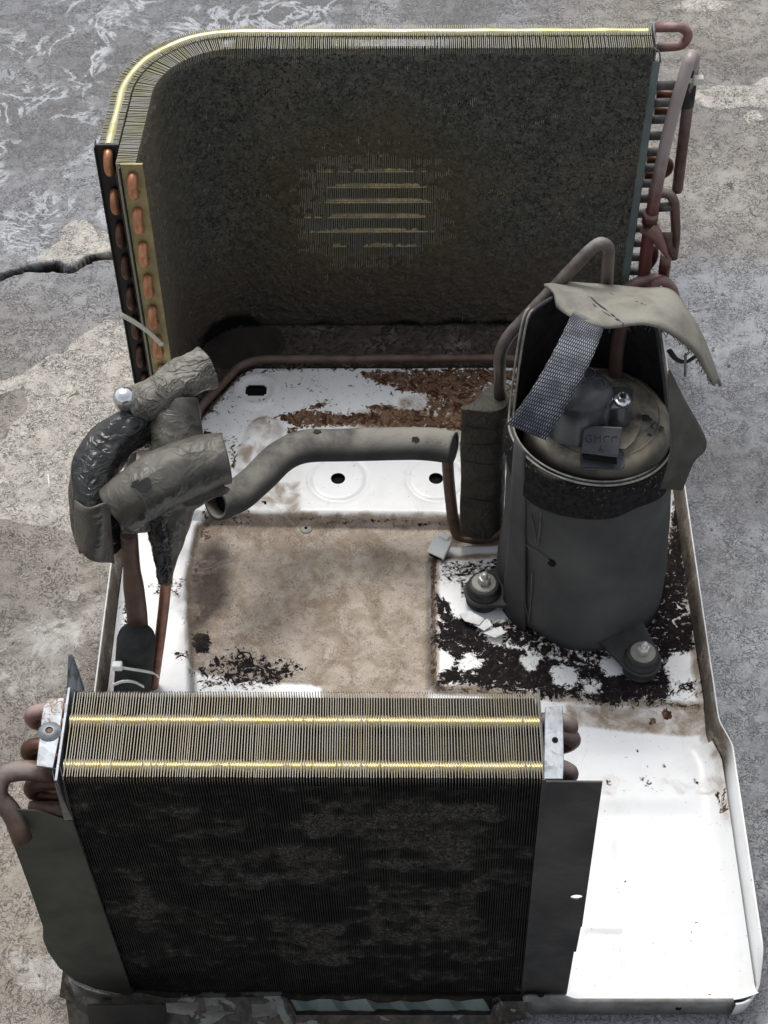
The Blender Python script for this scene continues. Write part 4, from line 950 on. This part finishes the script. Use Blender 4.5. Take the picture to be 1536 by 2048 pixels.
# straps
def strap(L, Rr, mat, name, sag=0, par=comp, nc=6, ns=6, uv=True):
    A = spline([at(*p[:2], y=p[2]) for p in L], ns); B = spline([at(*p[:2], y=p[2]) for p in Rr], ns); G = []; u = []; v = []
    for i, (a, b) in enumerate(zip(A, B)):
        row = []
        for k in range(nc+1):
            t = k/nc; row.append(a.lerp(b, t)); u.append(t); v.append(i/(len(A)-1))
        G.append(row)
    return obj(name, MB().grid(G), mat, par, mods=(SOL(.0018, 0),), attrs=dict(u=u, v=v))
strap([(1148, 622, -.012), (1138, 640, -.022), (1106, 705, -.060), (1062, 780, -.085), (1014, 848, -.096)], [(1206, 652, -.028), (1204, 668, -.036), (1178, 730, -.070), (1140, 800, -.092), (1092, 880, -.106)], WEB, 'velcro_strap')
strap([(1336, 742, -.060), (1338, 800, -.072), (1342, 880, -.088), (1336, 930, -.094), (1322, 976, -.098)], [(1340, 738, -.060), (1364, 790, -.066), (1412, 884, -.076), (1386, 925, -.086), (1364, 980, -.092)], WEBO, 'side_strap')
# mounting feet with rubber grommets
def foot(px, py, zt, arm):
    t = at(px, py, z=zt)
    base = Vector((t.x, t.y, .004))
    prof = [(.0150, 0), (.0160, .001), (.0166, .004), (.0140, .0055), (.0164, .0075), (.0166, .0100), (.0140, .0115), (.0162, .0135), (.0162, .0165), (.0136, .0180), (.0146, .0205), (.0140, .0225), (.0122, .0230), (0, .0230)]
    kk = (zt-.004)/.0230; prof = [(r*.92, z*kk) for r, z in prof]
    g = obj('grommet', MB().lathe(prof, base, 32), RUBBER, comp)
    obj('washer', MB().lathe([(0, .0014), (.0098, .0014), (.0106, .0008), (.0106, -.0006)], t, 28), STEELW, g)
    obj('nut', MB().lathe([(0, .0087), (.0034, .0085), (.0048, .0082), (.0056, .0068), (.0056, .0014)], t, 6, False), NUTS, g)
    obj('bolt', MB().lathe([(0, .0135), (.0018, .0135), (.0030, .0125), (.0032, .004)], t, 14), NUTS, g)
    # steel foot: arm from the shell into the grommet
    c2 = Vector((CC.x, CC.y, 0)); d = (Vector((t.x, t.y, 0))-c2); L = d.length; d.normalize(); s = Vector((-d.y, d.x, 0)); P = []
    for k in range(13): 
        a = -math.pi/2+math.pi*k/12; P.append(c2+d*(L+math.cos(a)*.0168)+s*(math.sin(a)*.0168))
    P = [c2+d*(.035)-s*.030, c2+d*.058-s*.024] + P + [c2+d*.058+s*.024, c2+d*.035+s*.030]
    zf = .004+(zt-.004)*.42
    obj('foot', MB().prism([Vector((p.x, p.y, zf)) for p in P], (0, 0, .0045)), RUBBER, comp, mods=(BEV(.001, 2),))
foot(968, 1166, .029, 1); foot(1286, 1305, .029, 1)
bx = at(1190, 1310, z=.02)

# ------------------------------------------------------------------ accumulator, pipes, hose
acc = thing('accumulator', 'upright canister wrapped in an olive pad beside the compressor', 'accumulator', at(965, 1060, y=.02))
def accg():
    G = []
    for i in range(25):
        t = i/24; z = .008+(.1765-.008)*t
        row = []
        cx = .0715+(-.0045)*t+.0; 
        # teardrop outline: round can on the right, pad pinched flat to the left
        out = [(.0195, 0), (.0175, -.009), (.012, -.0145), (.004, -.0160), (-.006, -.0150), (-.015, -.0138), (-.0200, -.0132), (-.0206, -.0118), (-.0200, -.0105), (-.012, -.008), (-.004, .002), (.000, .010), (.006, .0155), (.013, .0130), (.018, .007)]
        for k, (a, b) in enumerate(out):
            wr = .0004*math.sin(z*130+k*1.3)+.0003*math.sin(z*310+k*2.1)
            row.append(Vector((cx+a*(1+.4*wr/.02)+(.0005*math.sin(z*90) if a < -.01 else 0), .024+b+wr, z)))
        G.append(row)
    return G
ag = accg(); mb = MB().grid(ag, True, True); mb.add(ag[-1], [tuple(range(15))]); mb.add(ag[0], [tuple(range(15))[::-1]])
pad = obj('wrap_pad', mb, PAD, acc, mods=(('SUBSURF', dict(levels=1, render_levels=1)),))
for zz, a, b in ((.1765, .0, .0), (.135, .002, -.004), (.112, -.003, .002), (.060, .002, .003), (.154, .0, .003)):
    P = [Vector((p.x, p.y-.0006, zz+a+(b-a)*k/8+.0008*math.sin(k*2))) for k, p in enumerate(ag[min(24, int((zz-.008)/.007))][1:7])]
    obj('fold', MB().tube(P, lambda t: .0006*math.sin(math.pi*min(max(t, .05), .95)), 5), PAD, pad)
topc = at(1000, 806, y=.024)
obj('neck', MB().lathe([(.0125, -.006), (.0125, .001), (.0110, .003), (.0070, .0042), (.0062, .0042)], topc, 24), PAD, acc)
yd_ = .030
dp = [at(1000, 806, y=.024), at(999, 705, y=.028), at(1016, 672, y=yd_), at(1180, 500, y=.036), at(1202, 484, y=.038), at(1217, 494, y=.040), at(1213, 570, y=.044), at(1212, 640, y=.046)]
obj('discharge_pipe', MB().tube(fillet(dp, .016, 8), .0050, 16), GREYPIPE, None, 'bare grey copper pipe looping above the compressor from the wrapped canister', 'pipe', base=at(1000, 806, y=.024))
up_ = [at(900, 895, y=.022), at(903, 960, y=.022), at(906, 1035, y=.022), at(925, 1072, y=.020), at(960, 1080, y=.014), at(1010, 1066, y=.010)]
obj('suction_pipe', MB().tube(fillet([at(894, 895, y=.036), at(897, 960, y=.034), at(906, 1040, y=.024), at(915, 1076, y=.020), at(960, 1078, y=.016), up_[5]], .022, 9), .0052, 16), RUSTTUBE, None, 'brown copper pipe bent in a hook under the wrapped canister', 'pipe', base=up_[2])
# foam sleeve on the suction line
hz = .098
hp = [at(908, 896, z=hz+.006), at(860, 888, z=hz+.004), at(780, 888, z=hz+.002), at(680, 890, z=hz), at(610, 893, z=hz), at(560, 915, z=hz), at(515, 958, z=hz), at(480, 988, z=hz+.002), at(450, 1002, z=hz+.006), at(432, 1008, z=hz+.010)]
def wobf(s1, s2, amp):
    return lambda t, th: amp*(math.sin(t*s1+3*th)*.5+math.sin(t*s2-2*th)*.5)
hose = thing('foam_sleeve', 'long bent grey foam pipe sleeve crossing the white deck', 'pipe insulation', at(620, 890, z=hz))
PH = spline(hp, 10)
obj('foam', MB().tube(PH, .0143, 28, False, wobf(23, 37, .022)), FOAM, hose, mods=(SOL(.0034, -1),))
e0 = PH[-1]; ed = (PH[-1]-PH[-2]).normalized(); obj('bore', MB().tube([e0-ed*.035, e0-ed*.010], .0106, 20), HOLE, hose)
e1 = PH[0]; ed = (PH[0]-PH[1]).normalized(); obj('end_face', MB().tube([e1-ed*.010, e1-ed*.0008], .0112, 20), FOAM, hose)
def spots(par, P, r, items, mat):
    for (t, side, sx) in items:
        i = int(t*(len(P)-1)); p = P[i]; d = (CAM-p).normalized(); dirn = (P[min(i+1, len(P)-1)]-P[max(0, i-1)]).normalized(); s = d.cross(dirn).normalized(); d2_ = (d*math.cos(side)+s*math.sin(side))
        c = p+d2_*(r*1.02); s2 = dirn.cross(d2_).normalized(); n = 12
        Q = [c+dirn*(sx*math.cos(2*math.pi*k/n)*rng.uniform(.6, 1.2))+s2*(sx*.7*math.sin(2*math.pi*k/n)*rng.uniform(.6, 1.2)) for k in range(n)]
        obj('tear_spot', MB().prism(Q, d2_*.0006), FOAMD, par)
spots(hose, PH, .0143, ((.165, -.25, .0036), (.40, -.9, .0042), (.62, -.5, .0030)), FOAMD)

# left bundle of wrapped line ends
def wrap(name, label, P, r, mat, seg=36, amp=.05, fold=26, seed=1, base=None, cap=False, sol=.003, par=None, n=10, cat='pipe insulation', flat=None):
    Q = resample(spline(P, n), .0022); ph = rng.uniform(0, 6)
    def wob(t, th):
        L = len(Q)*.0022
        return amp*(math.sin(t*L*fold*8+2*th+ph)*.35 + math.sin(t*L*fold*19+5*th+ph*2)*.28 + math.sin(t*L*fold*5-3*th)*.5 + .35*math.sin(7*th+t*9+ph))
    o = obj(name, MB().tube(Q, r, seg, cap, wob, flat), mat, par, label, cat if label else None, base=base, mods=(SOL(sol, -1),)); return o, Q
fs = thing('wrapped_sleeve', 'fat foam sleeve under dusty olive tape at the front of the left bundle', 'pipe insulation', at(300, 960, z=.205), group='taped sleeves of the left line bundle')
FP = [at(222, 1008, z=.196), at(262, 972, z=.205), at(330, 932, z=.212), at(400, 902, z=.214), at(446, 892, z=.214)]
FP = [at(236, 1022, z=.196), at(272, 992, z=.205), at(335, 954, z=.212), at(400, 928, z=.214), at(452, 916, z=.214)]
_, FQ = wrap('tape_wrap', None, FP, lambda t: .0205+.003*math.sin(t*2.8)-.0015*t, TAPE, par=fs, amp=.035)
obj('foam_core', MB().tube([FQ[-1]-(FQ[-1]-FQ[-6])*1.5, FQ[-1]-(FQ[-1]-FQ[-2])*1.2], .0185, 24), TAPE, fs)
obj('foam_core', MB().tube([FQ[0]+(FQ[6]-FQ[0])*1.0, FQ[0]+(FQ[1]-FQ[0])*1.5], .0170, 24), HOLE, fs)
spots(fs, FQ, .0225, ((.36, .15, .0072), (.30, .35, .004), (.16, -.75, .003)), FOAMD)
# skirt of tape hanging below the front sleeve
G = []
for i in range(15):
    t = i/14; top = FQ[int((.10+.85*t)*(len(FQ)-1))]+Vector((0, -.012, -.010))
    bt = [(238, 1075), (262, 1066), (290, 1068), (330, 1045), (365, 1030), (400, 1015), (440, 990), (462, 978)]
    j = t*7; j0 = min(int(j), 6); a = bt[j0][0]+(bt[j0+1][0]-bt[j0][0])*(j-j0); b = bt[j0][1]+(bt[j0+1][1]-bt[j0][1])*(j-j0)
    bot = at(a, b, y=top.y-.004); G.append([top.lerp(bot, k/8)+Vector((0, -.0022*math.sin(i*1.7+k*.6)-.0015*math.sin(i*.8-k*1.1), 0)) for k in range(9)])
obj('tape_skirt', MB().grid(G), TAPE, fs, mods=(SOL(.0012, 0), ('SUBSURF', dict(levels=1, render_levels=1))))
rs = thing('wrapped_sleeve', 'pale crumpled taped sleeve end pointing at the tall coil', 'pipe insulation', at(345, 770, z=.235), group='taped sleeves of the left line bundle')
RP = [at(272, 812, z=.225), at(310, 795, z=.232), at(350, 768, z=.236), at(385, 748, z=.238), at(412, 734, z=.238)]
_, RQ = wrap('tape_wrap', None, RP, lambda t: .0150+.0005*math.sin(t*6)+.0025*t, TAPEP, par=rs, amp=.06, fold=20)
obj('foam_core', MB().tube([RQ[-1]-(RQ[-1]-RQ[-8])*1.5, RQ[-1]-(RQ[-1]-RQ[-3])*1.0], .0120, 20), HOLE, rs)
be = thing('wrapped_elbow', 'black film wrapped elbow hanging over the left rim', 'pipe insulation', at(190, 960, z=.20))
BP = [at(300, 850, z=.205), at(262, 858, z=.212), at(220, 890, z=.208), at(192, 940, z=.200), at(186, 1000, z=.188), at(192, 1050, z=.172), at(205, 1092, z=.160)]
_, BQ = wrap('film_wrap', None, BP, lambda t: .0165+.0015*math.sin(t*3.1)+.002*t, TAPEB, par=be, amp=.085, fold=14, flat=.95)
# cut cuff at its lower end
G = []
CU = [(150, 1010), (149, 1040), (150, 1075), (152, 1090)]
cu0 = [at(150, 1000, y=-.135), at(178, 1012, y=-.150), at(206, 1010, y=-.150), at(219, 1012, y=-.140)]; cu1 = [at(150, 1085, y=-.140), at(172, 1108, y=-.156), at(200, 1124, y=-.156), at(227, 1131, y=-.142)]
A = spline(cu0, 5); B = spline(cu1, 5); obj('cuff', MB().grid([[a.lerp(b, k/6)+Vector((0, -.002*math.sin(k*.9+i*.4), 0)) for k in range(7)] for i, (a, b) in enumerate(zip(A, B))]), TAPE, be, mods=(SOL(.0014, 0),))
obj('bore', MB().tube([BQ[-1]+Vector((0, .004, .012)), BQ[-1]+Vector((0, .002, -.001))], .0150, 20), HOLE, be)
bk = thing('taped_bundle', 'dark crinkled tape trunk narrowing onto the thin copper tube', 'pipe insulation', at(340, 1000, z=.17))
KP = [at(345, 805, z=.222), at(350, 850, z=.212), at(352, 920, z=.196), at(345, 1000, z=.178), at(338, 1060, z=.160), at(332, 1120, z=.142), at(331, 1168, z=.128)]
wrap('tape_wrap', None, KP, lambda t: .0205-.0150*float(sstep(.42, 1., t)), TAPE, par=bk, amp=.08, fold=18)
KP2 = [at(305, 1000, z=.190), at(312, 1040, z=.178), at(320, 1080, z=.163), at(326, 1120, z=.150), at(330, 1165, z=.135)]
wrap('tape_wrap', None, KP2, lambda t: .0105-.0050*t, TAPEB, par=bk, amp=.09, fold=60)
cap = at(250, 797, z=.238)
obj('capped_nut', MB().lathe([(0, .0098), (.0040, .0092), (.0075, .0062), (.0092, .001), (.0094, -.004), (.0085, -.008), (.0088, -.012)], cap, 28, axis=Vector((-.25, -.35, .9))), CHROME, None, 'shiny domed cap nut on top of the left line bundle', 'cap nut', base=cap)
obj('copper_line', MB().tube(spline([at(258, 1068, y=-.118), at(262, 1120, y=-.122), at(268, 1180, y=-.128), at(274, 1230, y=-.134), at(277, 1290, y=-.142)], 6), lambda t: .0068+.0016*float(sstep(.3, .5, t)), 14), RUSTTUBE, None, 'thick brown copper stub dropping from the front sleeve into the black cap', 'pipe', base=at(268, 1180, y=-.128))
obj('capillary_tube', MB().tube(spline([at(332, 1160, z=.130), at(329, 1200, y=-.128), at(322, 1260, y=-.132), at(314, 1320, y=-.136), at(306, 1376, y=-.142), at(300, 1420, y=-.145)], 6), .0044, 12), DULLCOP, None, 'thin copper tube standing beside the black foam cap', 'pipe', base=at(322, 1260, y=-.132))
fc = at(266, 1360, y=-.150)
tpc = at(273, 1275, y=-.150)
dirc = (tpc-fc).normalized()
L_ = (tpc-fc).length
obj('foam_insulation', MB().lathe([(0, L_+.0045), (.0075, L_+.0045), (.0125, L_+.0035), (.0148, L_+.001), (.0156, L_-.004), (.0156, .012), (.0150, .010), (.0154, .006), (.0154, -.03)], fc, 28, axis=dirc), FOAMD, None, 'black foam cap strapped round the copper stub behind the front coil', 'pipe insulation', base=fc)
def ring_tie(c, r, label, px, a0, a1):
    P = []
    for k in range(13):
        a = a0+(a1-a0)*k/12; P.append(c+Vector((r*math.cos(a), r*math.sin(a), .0)))
    return P
c1 = fc+dirc*.012
tie('cable_tie', 'white cable tie with square head round the black foam cap and copper tube', [at(233, 1332, y=-.166), at(252, 1337, y=-.168), at(280, 1341, y=-.168), at(308, 1347, y=-.164), at(318, 1356, y=-.152)], .0042, NYLON, at(235, 1332, y=-.168), .0040, n=(0, -.3, 1))
tie('cable_tie', 'white cable tie half hidden at the foot of the black foam cap', [at(226, 1370, y=-.166), at(246, 1363, y=-.169), at(268, 1364, y=-.169), at(288, 1374, y=-.166)], .0042, NYLON, None, n=(0, -.3, 1))

# ------------------------------------------------------------------ evaporator coil
EV = thing('evaporator_coil', 'low straight finned coil at the front clogged with black dust', 'coil', (-.06, -.4075, 0))
TILT = .0205
def T(p):
    p = Vector(p); return Vector((p.x-(p.z)*TILT+.001, p.y+(p.x+.06)*-.006, p.z))
EX0, EX1, EYF, EYB, EZ = -.2020, .0850, -.4140, -.3510, .3165
def build_evap():
    V = []; F = []; n = 178
    for k in range(n):
        x = EX0+.002+(EX1-EX0-.003)*k/(n-1)+rng.uniform(-.00006, .00006); w = .00022; zt = EZ+rng.uniform(-.0005, .0005); wv = .0004*math.sin(k*.21)+.0003*math.sin(k*.47+1); j = wv+rng.uniform(-.00012, .00012); jb = .6*wv+rng.uniform(-.00012, .00012)
        o = len(V)
        prof = [(EYF, .004, 0), (EYB, .004, 0), (EYB, zt-.0015, jb), (EYB-.002, zt, jb), (EYF+.002, zt, j), (EYF, zt-.0015, j)]
        for yy, zz, jj in prof:
            for sgn in (-1, 1): V.append(tuple(T((x+sgn*w+jj, yy, zz))))
        for i in range(6): a, b = o+2*i, o+2*((i+1) % 6); F.append((a, a+1, b+1, b))
        for q in ((0, 1, 2, 3), (0, 3, 4, 5)): F.append(tuple(o+2*i for i in q)); F.append(tuple(o+2*i+1 for i in q[::-1]))
    f = obj('fins', (np.array(V), np.array(F)), EVAPF, EV, kind='stuff'); f.data.polygons.foreach_set('use_smooth', np.zeros(len(F), bool))
    for yy, r in ((-.3722, .0050), (-.4035, .0048)):
        P = [T((EX0+.001+(EX1-EX0-.002)*k/1424, yy, EZ-.0028)) for k in range(1425)]
        for i, p in enumerate(P): p.z -= .0012
        obj('collar_strip', MB().tube(P, lambda t: r*(1+.13*math.sin(t*178*2*math.pi)), 12), COLLAR, EV)
    # dust felt packed in the front face
    st = .0011; X = np.arange(EX0+.001, EX1, st); Z = np.arange(.004, EZ-.006, st); x, z = np.meshgrid(X, Z, indexing='ij')
    n1 = fbm(x, z*1.5, 36, 4, 71); n2 = fbm(x, z, 240, 3, 72); n3 = fbm(x*.5, z*2.2, 70, 4, 75)
    pt = np.zeros_like(x)
    pf_ = lambda a, b: at(a, b, y=EYF)
    for (a, b, c, d, s) in ((620, 1600, 1010, 1680, .55), (560, 1690, 700, 1760, .5), (360, 1700, 560, 1770, .45), (740, 1680, 960, 1740, .55), (250, 1740, 330, 1870, .6), (680, 1760, 960, 1800, .3), (740, 1770, 960, 1880, .6), (280, 1820, 470, 1880, .35), (540, 1840, 700, 1930, .5), (760, 1900, 960, 1940, .3), (520, 1720, 700, 1765, .5), (360, 1620, 520, 1690, .3)):
        p, q = pf_(a, b), pf_(c, d); dx = np.maximum(p.x-x, x-q.x); dzz = np.maximum(q.z-z, z-p.z); pt = np.maximum(pt, s*sstep(.008, -.008, np.maximum(dx, dzz)))
    n4 = fbm(x, z, 150, 3, 78); cov = sstep(.40, .80, n1*.38+n3*.27+n4*.35+pt*.30-.03)
    y = EYF + .0014 - cov*(.0021+ (n2-.4)*.0014) + (n2-.5)*.0008
    v = np.stack([x, y, z], -1).reshape(-1, 3)
    v = np.stack([v[:, 0]-v[:, 2]*TILT+.001, v[:, 1]-(v[:, 0]+.06)*.006, v[:, 2]], 1)
    obj('dust_felt', (v, quads(len(X), len(Z))), EVD, EV, kind='stuff', attrs=dict(fluff=cov))
    # dark body inside, so the coil is not see-through
    obj('tube_block', MB().box((EX0+.003, EYF+.006, .004), (EX1-.003, EYB-.0008, EZ-.007), T=T), DUSTCORE, EV)
def evd():
    m = M('packed_dust', (.02, .02, .018), .95, 0, .1); c = m.attr('fluff'); n = m.noise(420, 6, .75, 1.5)
    f = m.math('MULTIPLY', m.rng(c, .0, 1.0), m.rng(n, .40, .66)); m.set('Base Color', m.mix(f, m.mix(n, (.007, .007, .007), (.018, .016, .013)), (.112, .104, .087))); m.bump(n, .6, .0012); return m.m
EVD = evd(); build_evap()
# left end plate with rising tab
def ez(px, py): return at(px, py, z=EZ)
lp = [T((EX0-.001, EYF-.001, .004)), T((EX0-.001, EYB+.004, .004)), T((EX0-.001, EYB+.004, EZ+.001)), at(145, 1312, y=EYB+.012), at(136, 1312, y=EYB+.012), at(136, 1330, y=EYB+.006), T((EX0-.004, EYB-.004, EZ+.004)), T((EX0-.001, EYF-.001, EZ+.003))]
obj('end_plate', MB().prism([T((EX0-.0008, EYF-.002, .004)), T((EX0-.0008, EYB+.003, .004)), T((EX0-.0008, EYB+.003, EZ+.0015)), T((EX0-.0008, EYF-.002, EZ+.0025))], (-.0014, 0, 0)), ZINC, EV, attrs=dict(rust=[.15]*8))
tabp = [at(170, 1382, y=-.3460), at(158, 1345, y=-.3420), at(147, 1316, y=-.339), at(143, 1310, y=-.338), at(136, 1312, y=-.338), at(135, 1345, y=-.344), at(131, 1410, y=-.357), at(152, 1410, y=-.357)]
obj('rising_tab', MB().prism(tabp, (0, .0012, .0004)), ZINC, EV, attrs=dict(rust=[.1]*16), mods=(BEV(.0003),))
mb = MB().prism([at(129, 1395, z=EZ+.002), at(96, 1396, z=EZ+.002), at(86, 1412, z=EZ+.002), at(72, 1532, z=EZ+.002), at(106, 1536, z=EZ+.002), at(118, 1478, z=EZ+.002)], (0, 0, -.0014))
zb = obj('zinc_bracket', mb, ZINC, EV, attrs=dict(rust=[.52, .62, .45, .18, .12, .5]*2), mods=(BEV(.0004),))
p = at(99, 1463, z=EZ+.0022); obj('screw_boss', MB().lathe([(.0024, .0016), (.0058, .0012), (.0070, 0)], p, 18), ZINC, zb, attrs=dict(rust=[0.]*54)); obj('hole', MB().lathe([(0, .0006), (.0026, .0008), (.0026, 0)], p, 14), RUSTTUBE, zb)
mb = MB().prism([at(104, 1540, z=EZ), at(120, 1535, z=EZ), at(126, 1560, y=EYF-.002), at(146, 1640, y=EYF-.002), at(128, 1640, y=EYF-.002), at(108, 1562, y=EYF-.002)], (0, .001, -.0006)); obj('corner_strip', mb, GREYST, EV)
# copper bends on the left
for (a, b, c) in ((87, 1432, .298), (80, 1500, .292), (86, 1575, .280)):
    q = at(a, b, z=c); P = [q+Vector((.020, 0, .006)), q+Vector((.006, 0, .0065)), q+Vector((-.0055, 0, .003)), q+Vector((-.0065, 0, -.006)), q+Vector((.004, .0, -.0105)), q+Vector((.02, 0, -.0105))]
    obj('return_bend', MB().tube(spline(P, 6), .0050, 14), PINKPIPE if c > .295 else COPPERD, EV)
q = at(95, 1620, z=.272); obj('stub_tube', MB().tube([q+Vector((-.011, 0, 0)), q+Vector((.016, 0, 0))], .0056, 12), RUSTTUBE, EV)
obj('header_pipe', MB().tube(fillet([at(110, 1545, z=.300), at(40, 1540, z=.300), at(4, 1548, z=.300), at(-10, 1590, z=.292), at(25, 1625, z=.280), at(45, 1680, z=.262)], .016, 8), .0064, 14), PIPE, EV)
obj('pipe_marker', MB().tube([at(-4, 1600, z=.2905), at(8, 1596, z=.2885)], .0067, 14), NYLON, EV) if False else None
# right zinc bracket
mb = MB().prism([at(1090, 1414, z=EZ+.001), at(1126, 1412, z=EZ+.001), at(1128, 1530, z=EZ+.001), at(1126, 1558, z=EZ+.001), at(1088, 1558, z=EZ+.001)], (0, 0, -.0014))
zr = obj('zinc_bracket', mb, ZINC, EV, attrs=dict(rust=[.05, .1, .15, .3, .3]*2), mods=(BEV(.0004),))
obj('hole', MB().lathe([(0, .0004), (.0018, .0006), (.0019, 0)], at(1110, 1480, z=EZ+.0012), 12), HOLE, zr)
obj('end_plate', MB().box((EX1-.0005, EYF-.001, .004), (EX1+.0008, EYB+.002, EZ-.001), T=T), BLACKST, EV)
for (a, b, c) in ((1128, 1455, .296), (1133, 1480, .288), (1128, 1548, .292)):
    q = at(a, b, z=c); P = [q+Vector((-.022, 0, .006)), q+Vector((-.004, 0, .007)), q+Vector((.0035, 0, 0)), q+Vector((-.004, 0, -.007)), q+Vector((-.022, 0, -.007))]
    obj('return_bend', MB().tube(spline(P, 6), .0056, 12), PIPE, EV)
# sheet at the left front
ls = [(2, 1626), (30, 1620), (70, 1622), (128, 1640), (146, 1645), (266, 1990), (262, 1998), (240, 1988), (190, 1978), (150, 1962), (118, 1936), (96, 1905), (86, 1880), (86, 1855), (60, 1780), (20, 1672)]
yb_ = EYF-.0022
obj('side_baffle', MB().prism([at(a, b, y=yb_) for a, b in ls], (0, .0012, 0)), OLIVE, EV, mods=(BEV(.0004),))
# flange at the right front
rf = [(1086, 1562), (1205, 1563), (1164, 1852), (1162, 1852), (1152, 1902), (1148, 1902), (1133, 1988), (1044, 1992)]
def face_hole():
    bm = bmesh.new(); outer = [bm.verts.new(at(a, b, y=yb_+.0002)) for a, b in rf]; c = at(1153, 1793, y=yb_+.0002); inner = [bm.verts.new(c+Vector((.0042*math.cos(2*math.pi*k/16), 0, .0036*math.sin(2*math.pi*k/16)))) for k in range(16)]
    es = [bm.edges.new((outer[i], outer[(i+1) % len(outer)])) for i in range(len(outer))]+[bm.edges.new((inner[i], inner[(i+1) % 16])) for i in range(16)]
    bmesh.ops.triangle_fill(bm, use_beauty=True, use_dissolve=False, edges=es, normal=(0, -1, 0)); mb = MB()
    bm.verts.index_update(); mb.add([v.co.copy() for v in bm.verts], [tuple(v.index for v in f.verts) for f in bm.faces]); bm.free(); return mb
obj('front_flange', face_hole(), DARKST, EV, mods=(SOL(.0012, 0),))
obj('fold_line', MB().prism([at(1084, 1560, y=yb_-.0006), at(1092, 1560, y=yb_-.0006), at(1050, 1990, y=yb_-.0006), at(1042, 1990, y=yb_-.0006)], (0, .0008, 0)), DARKST, EV)

# ------------------------------------------------------------------ loose bits
cp = at(880, 1094, z=.010)
con = thing('plastic_connector', 'small white plastic wire connector lying by the wrapped canister', 'connector', (cp.x, cp.y, -.002))
q = Matrix.Rotation(R(-28), 3, 'Z') @ Matrix.Rotation(R(24), 3, 'X') @ Matrix.Rotation(R(8), 3, 'Y')
Tc = lambda p: q @ p + cp
obj('housing', MB().box((-.0082, -.0098, -.006), (.0082, .0080, .006), T=Tc), NYLON, con, mods=(BEV(.0010, 2),))
obj('latch', MB().box((-.0048, .0068, .002), (.0048, .0112, .0078), T=Tc), NYLON, con, mods=(BEV(.0008, 2),))
obj('socket', MB().box((-.0060, -.0102, -.0040), (.0060, -.0095, .0040), T=Tc), HOLE, con)
for i, (P, lab) in enumerate((([(918, 1228), (940, 1222), (968, 1240), (958, 1252), (930, 1242)], 'curved white paint flake lying beside the left compressor foot'), ([(950, 1250), (975, 1238), (985, 1252), (968, 1262)], 'small square paint flake between two larger white flakes'), ([(966, 1265), (1002, 1254), (1010, 1268), (990, 1276)], 'white paint flake tucked under the edge of the charcoal jacket'))):
    pts = [at(a, b, z=.0095) for a, b in P]; c = sum(pts, Vector())/len(pts)
    obj('paint_flake', MB().prism([p+Vector((0, 0, (p.x-c.x)*.12)) for p in pts], (0, 0, .0008)), FLAKE, None, lab, 'paint flake', 'loose white paint flakes', base=c)

mb = MB(); n_ = 0
while n_ < 420:
    px, py = rng.uniform(-60, 1600), rng.uniform(-60, 2100); p = at(px, py, z=-.0125)
    if -.27 < p.x < .275 and -.46 < p.y < .34: continue
    r = rng.uniform(.0004, .0011) if n_ % 14 else rng.uniform(.0014, .0026); n_ += 1
    vs = [p+Vector((rng.uniform(-1, 1)*.3*r, rng.uniform(-1, 1)*.3*r, r*rng.uniform(.5, 1)))] + [p+Vector((math.cos(a)*r*rng.uniform(.7, 1.3), math.sin(a)*r*rng.uniform(.7, 1.3), -.0006)) for a in (0, 1.3, 2.5, 3.8, 5.1)]
    mb.add(vs, [(0, 1, 2), (0, 2, 3), (0, 3, 4), (0, 4, 5), (0, 5, 1)])
obj('loose_grit', mb, GRIT, kind='stuff', label='loose grit scattered on the concrete', base=(0, 0, -.0125))
a_, b_ = at(96, 950, z=-.0105), at(99, 978, z=-.0105)
obj('straw', MB().tube([a_, a_.lerp(b_, .5)+Vector((.0003, 0, .0004)), b_], .0008, 6), NYLON, None, 'short white straw lying on the concrete left of the machine', 'straw', base=a_)
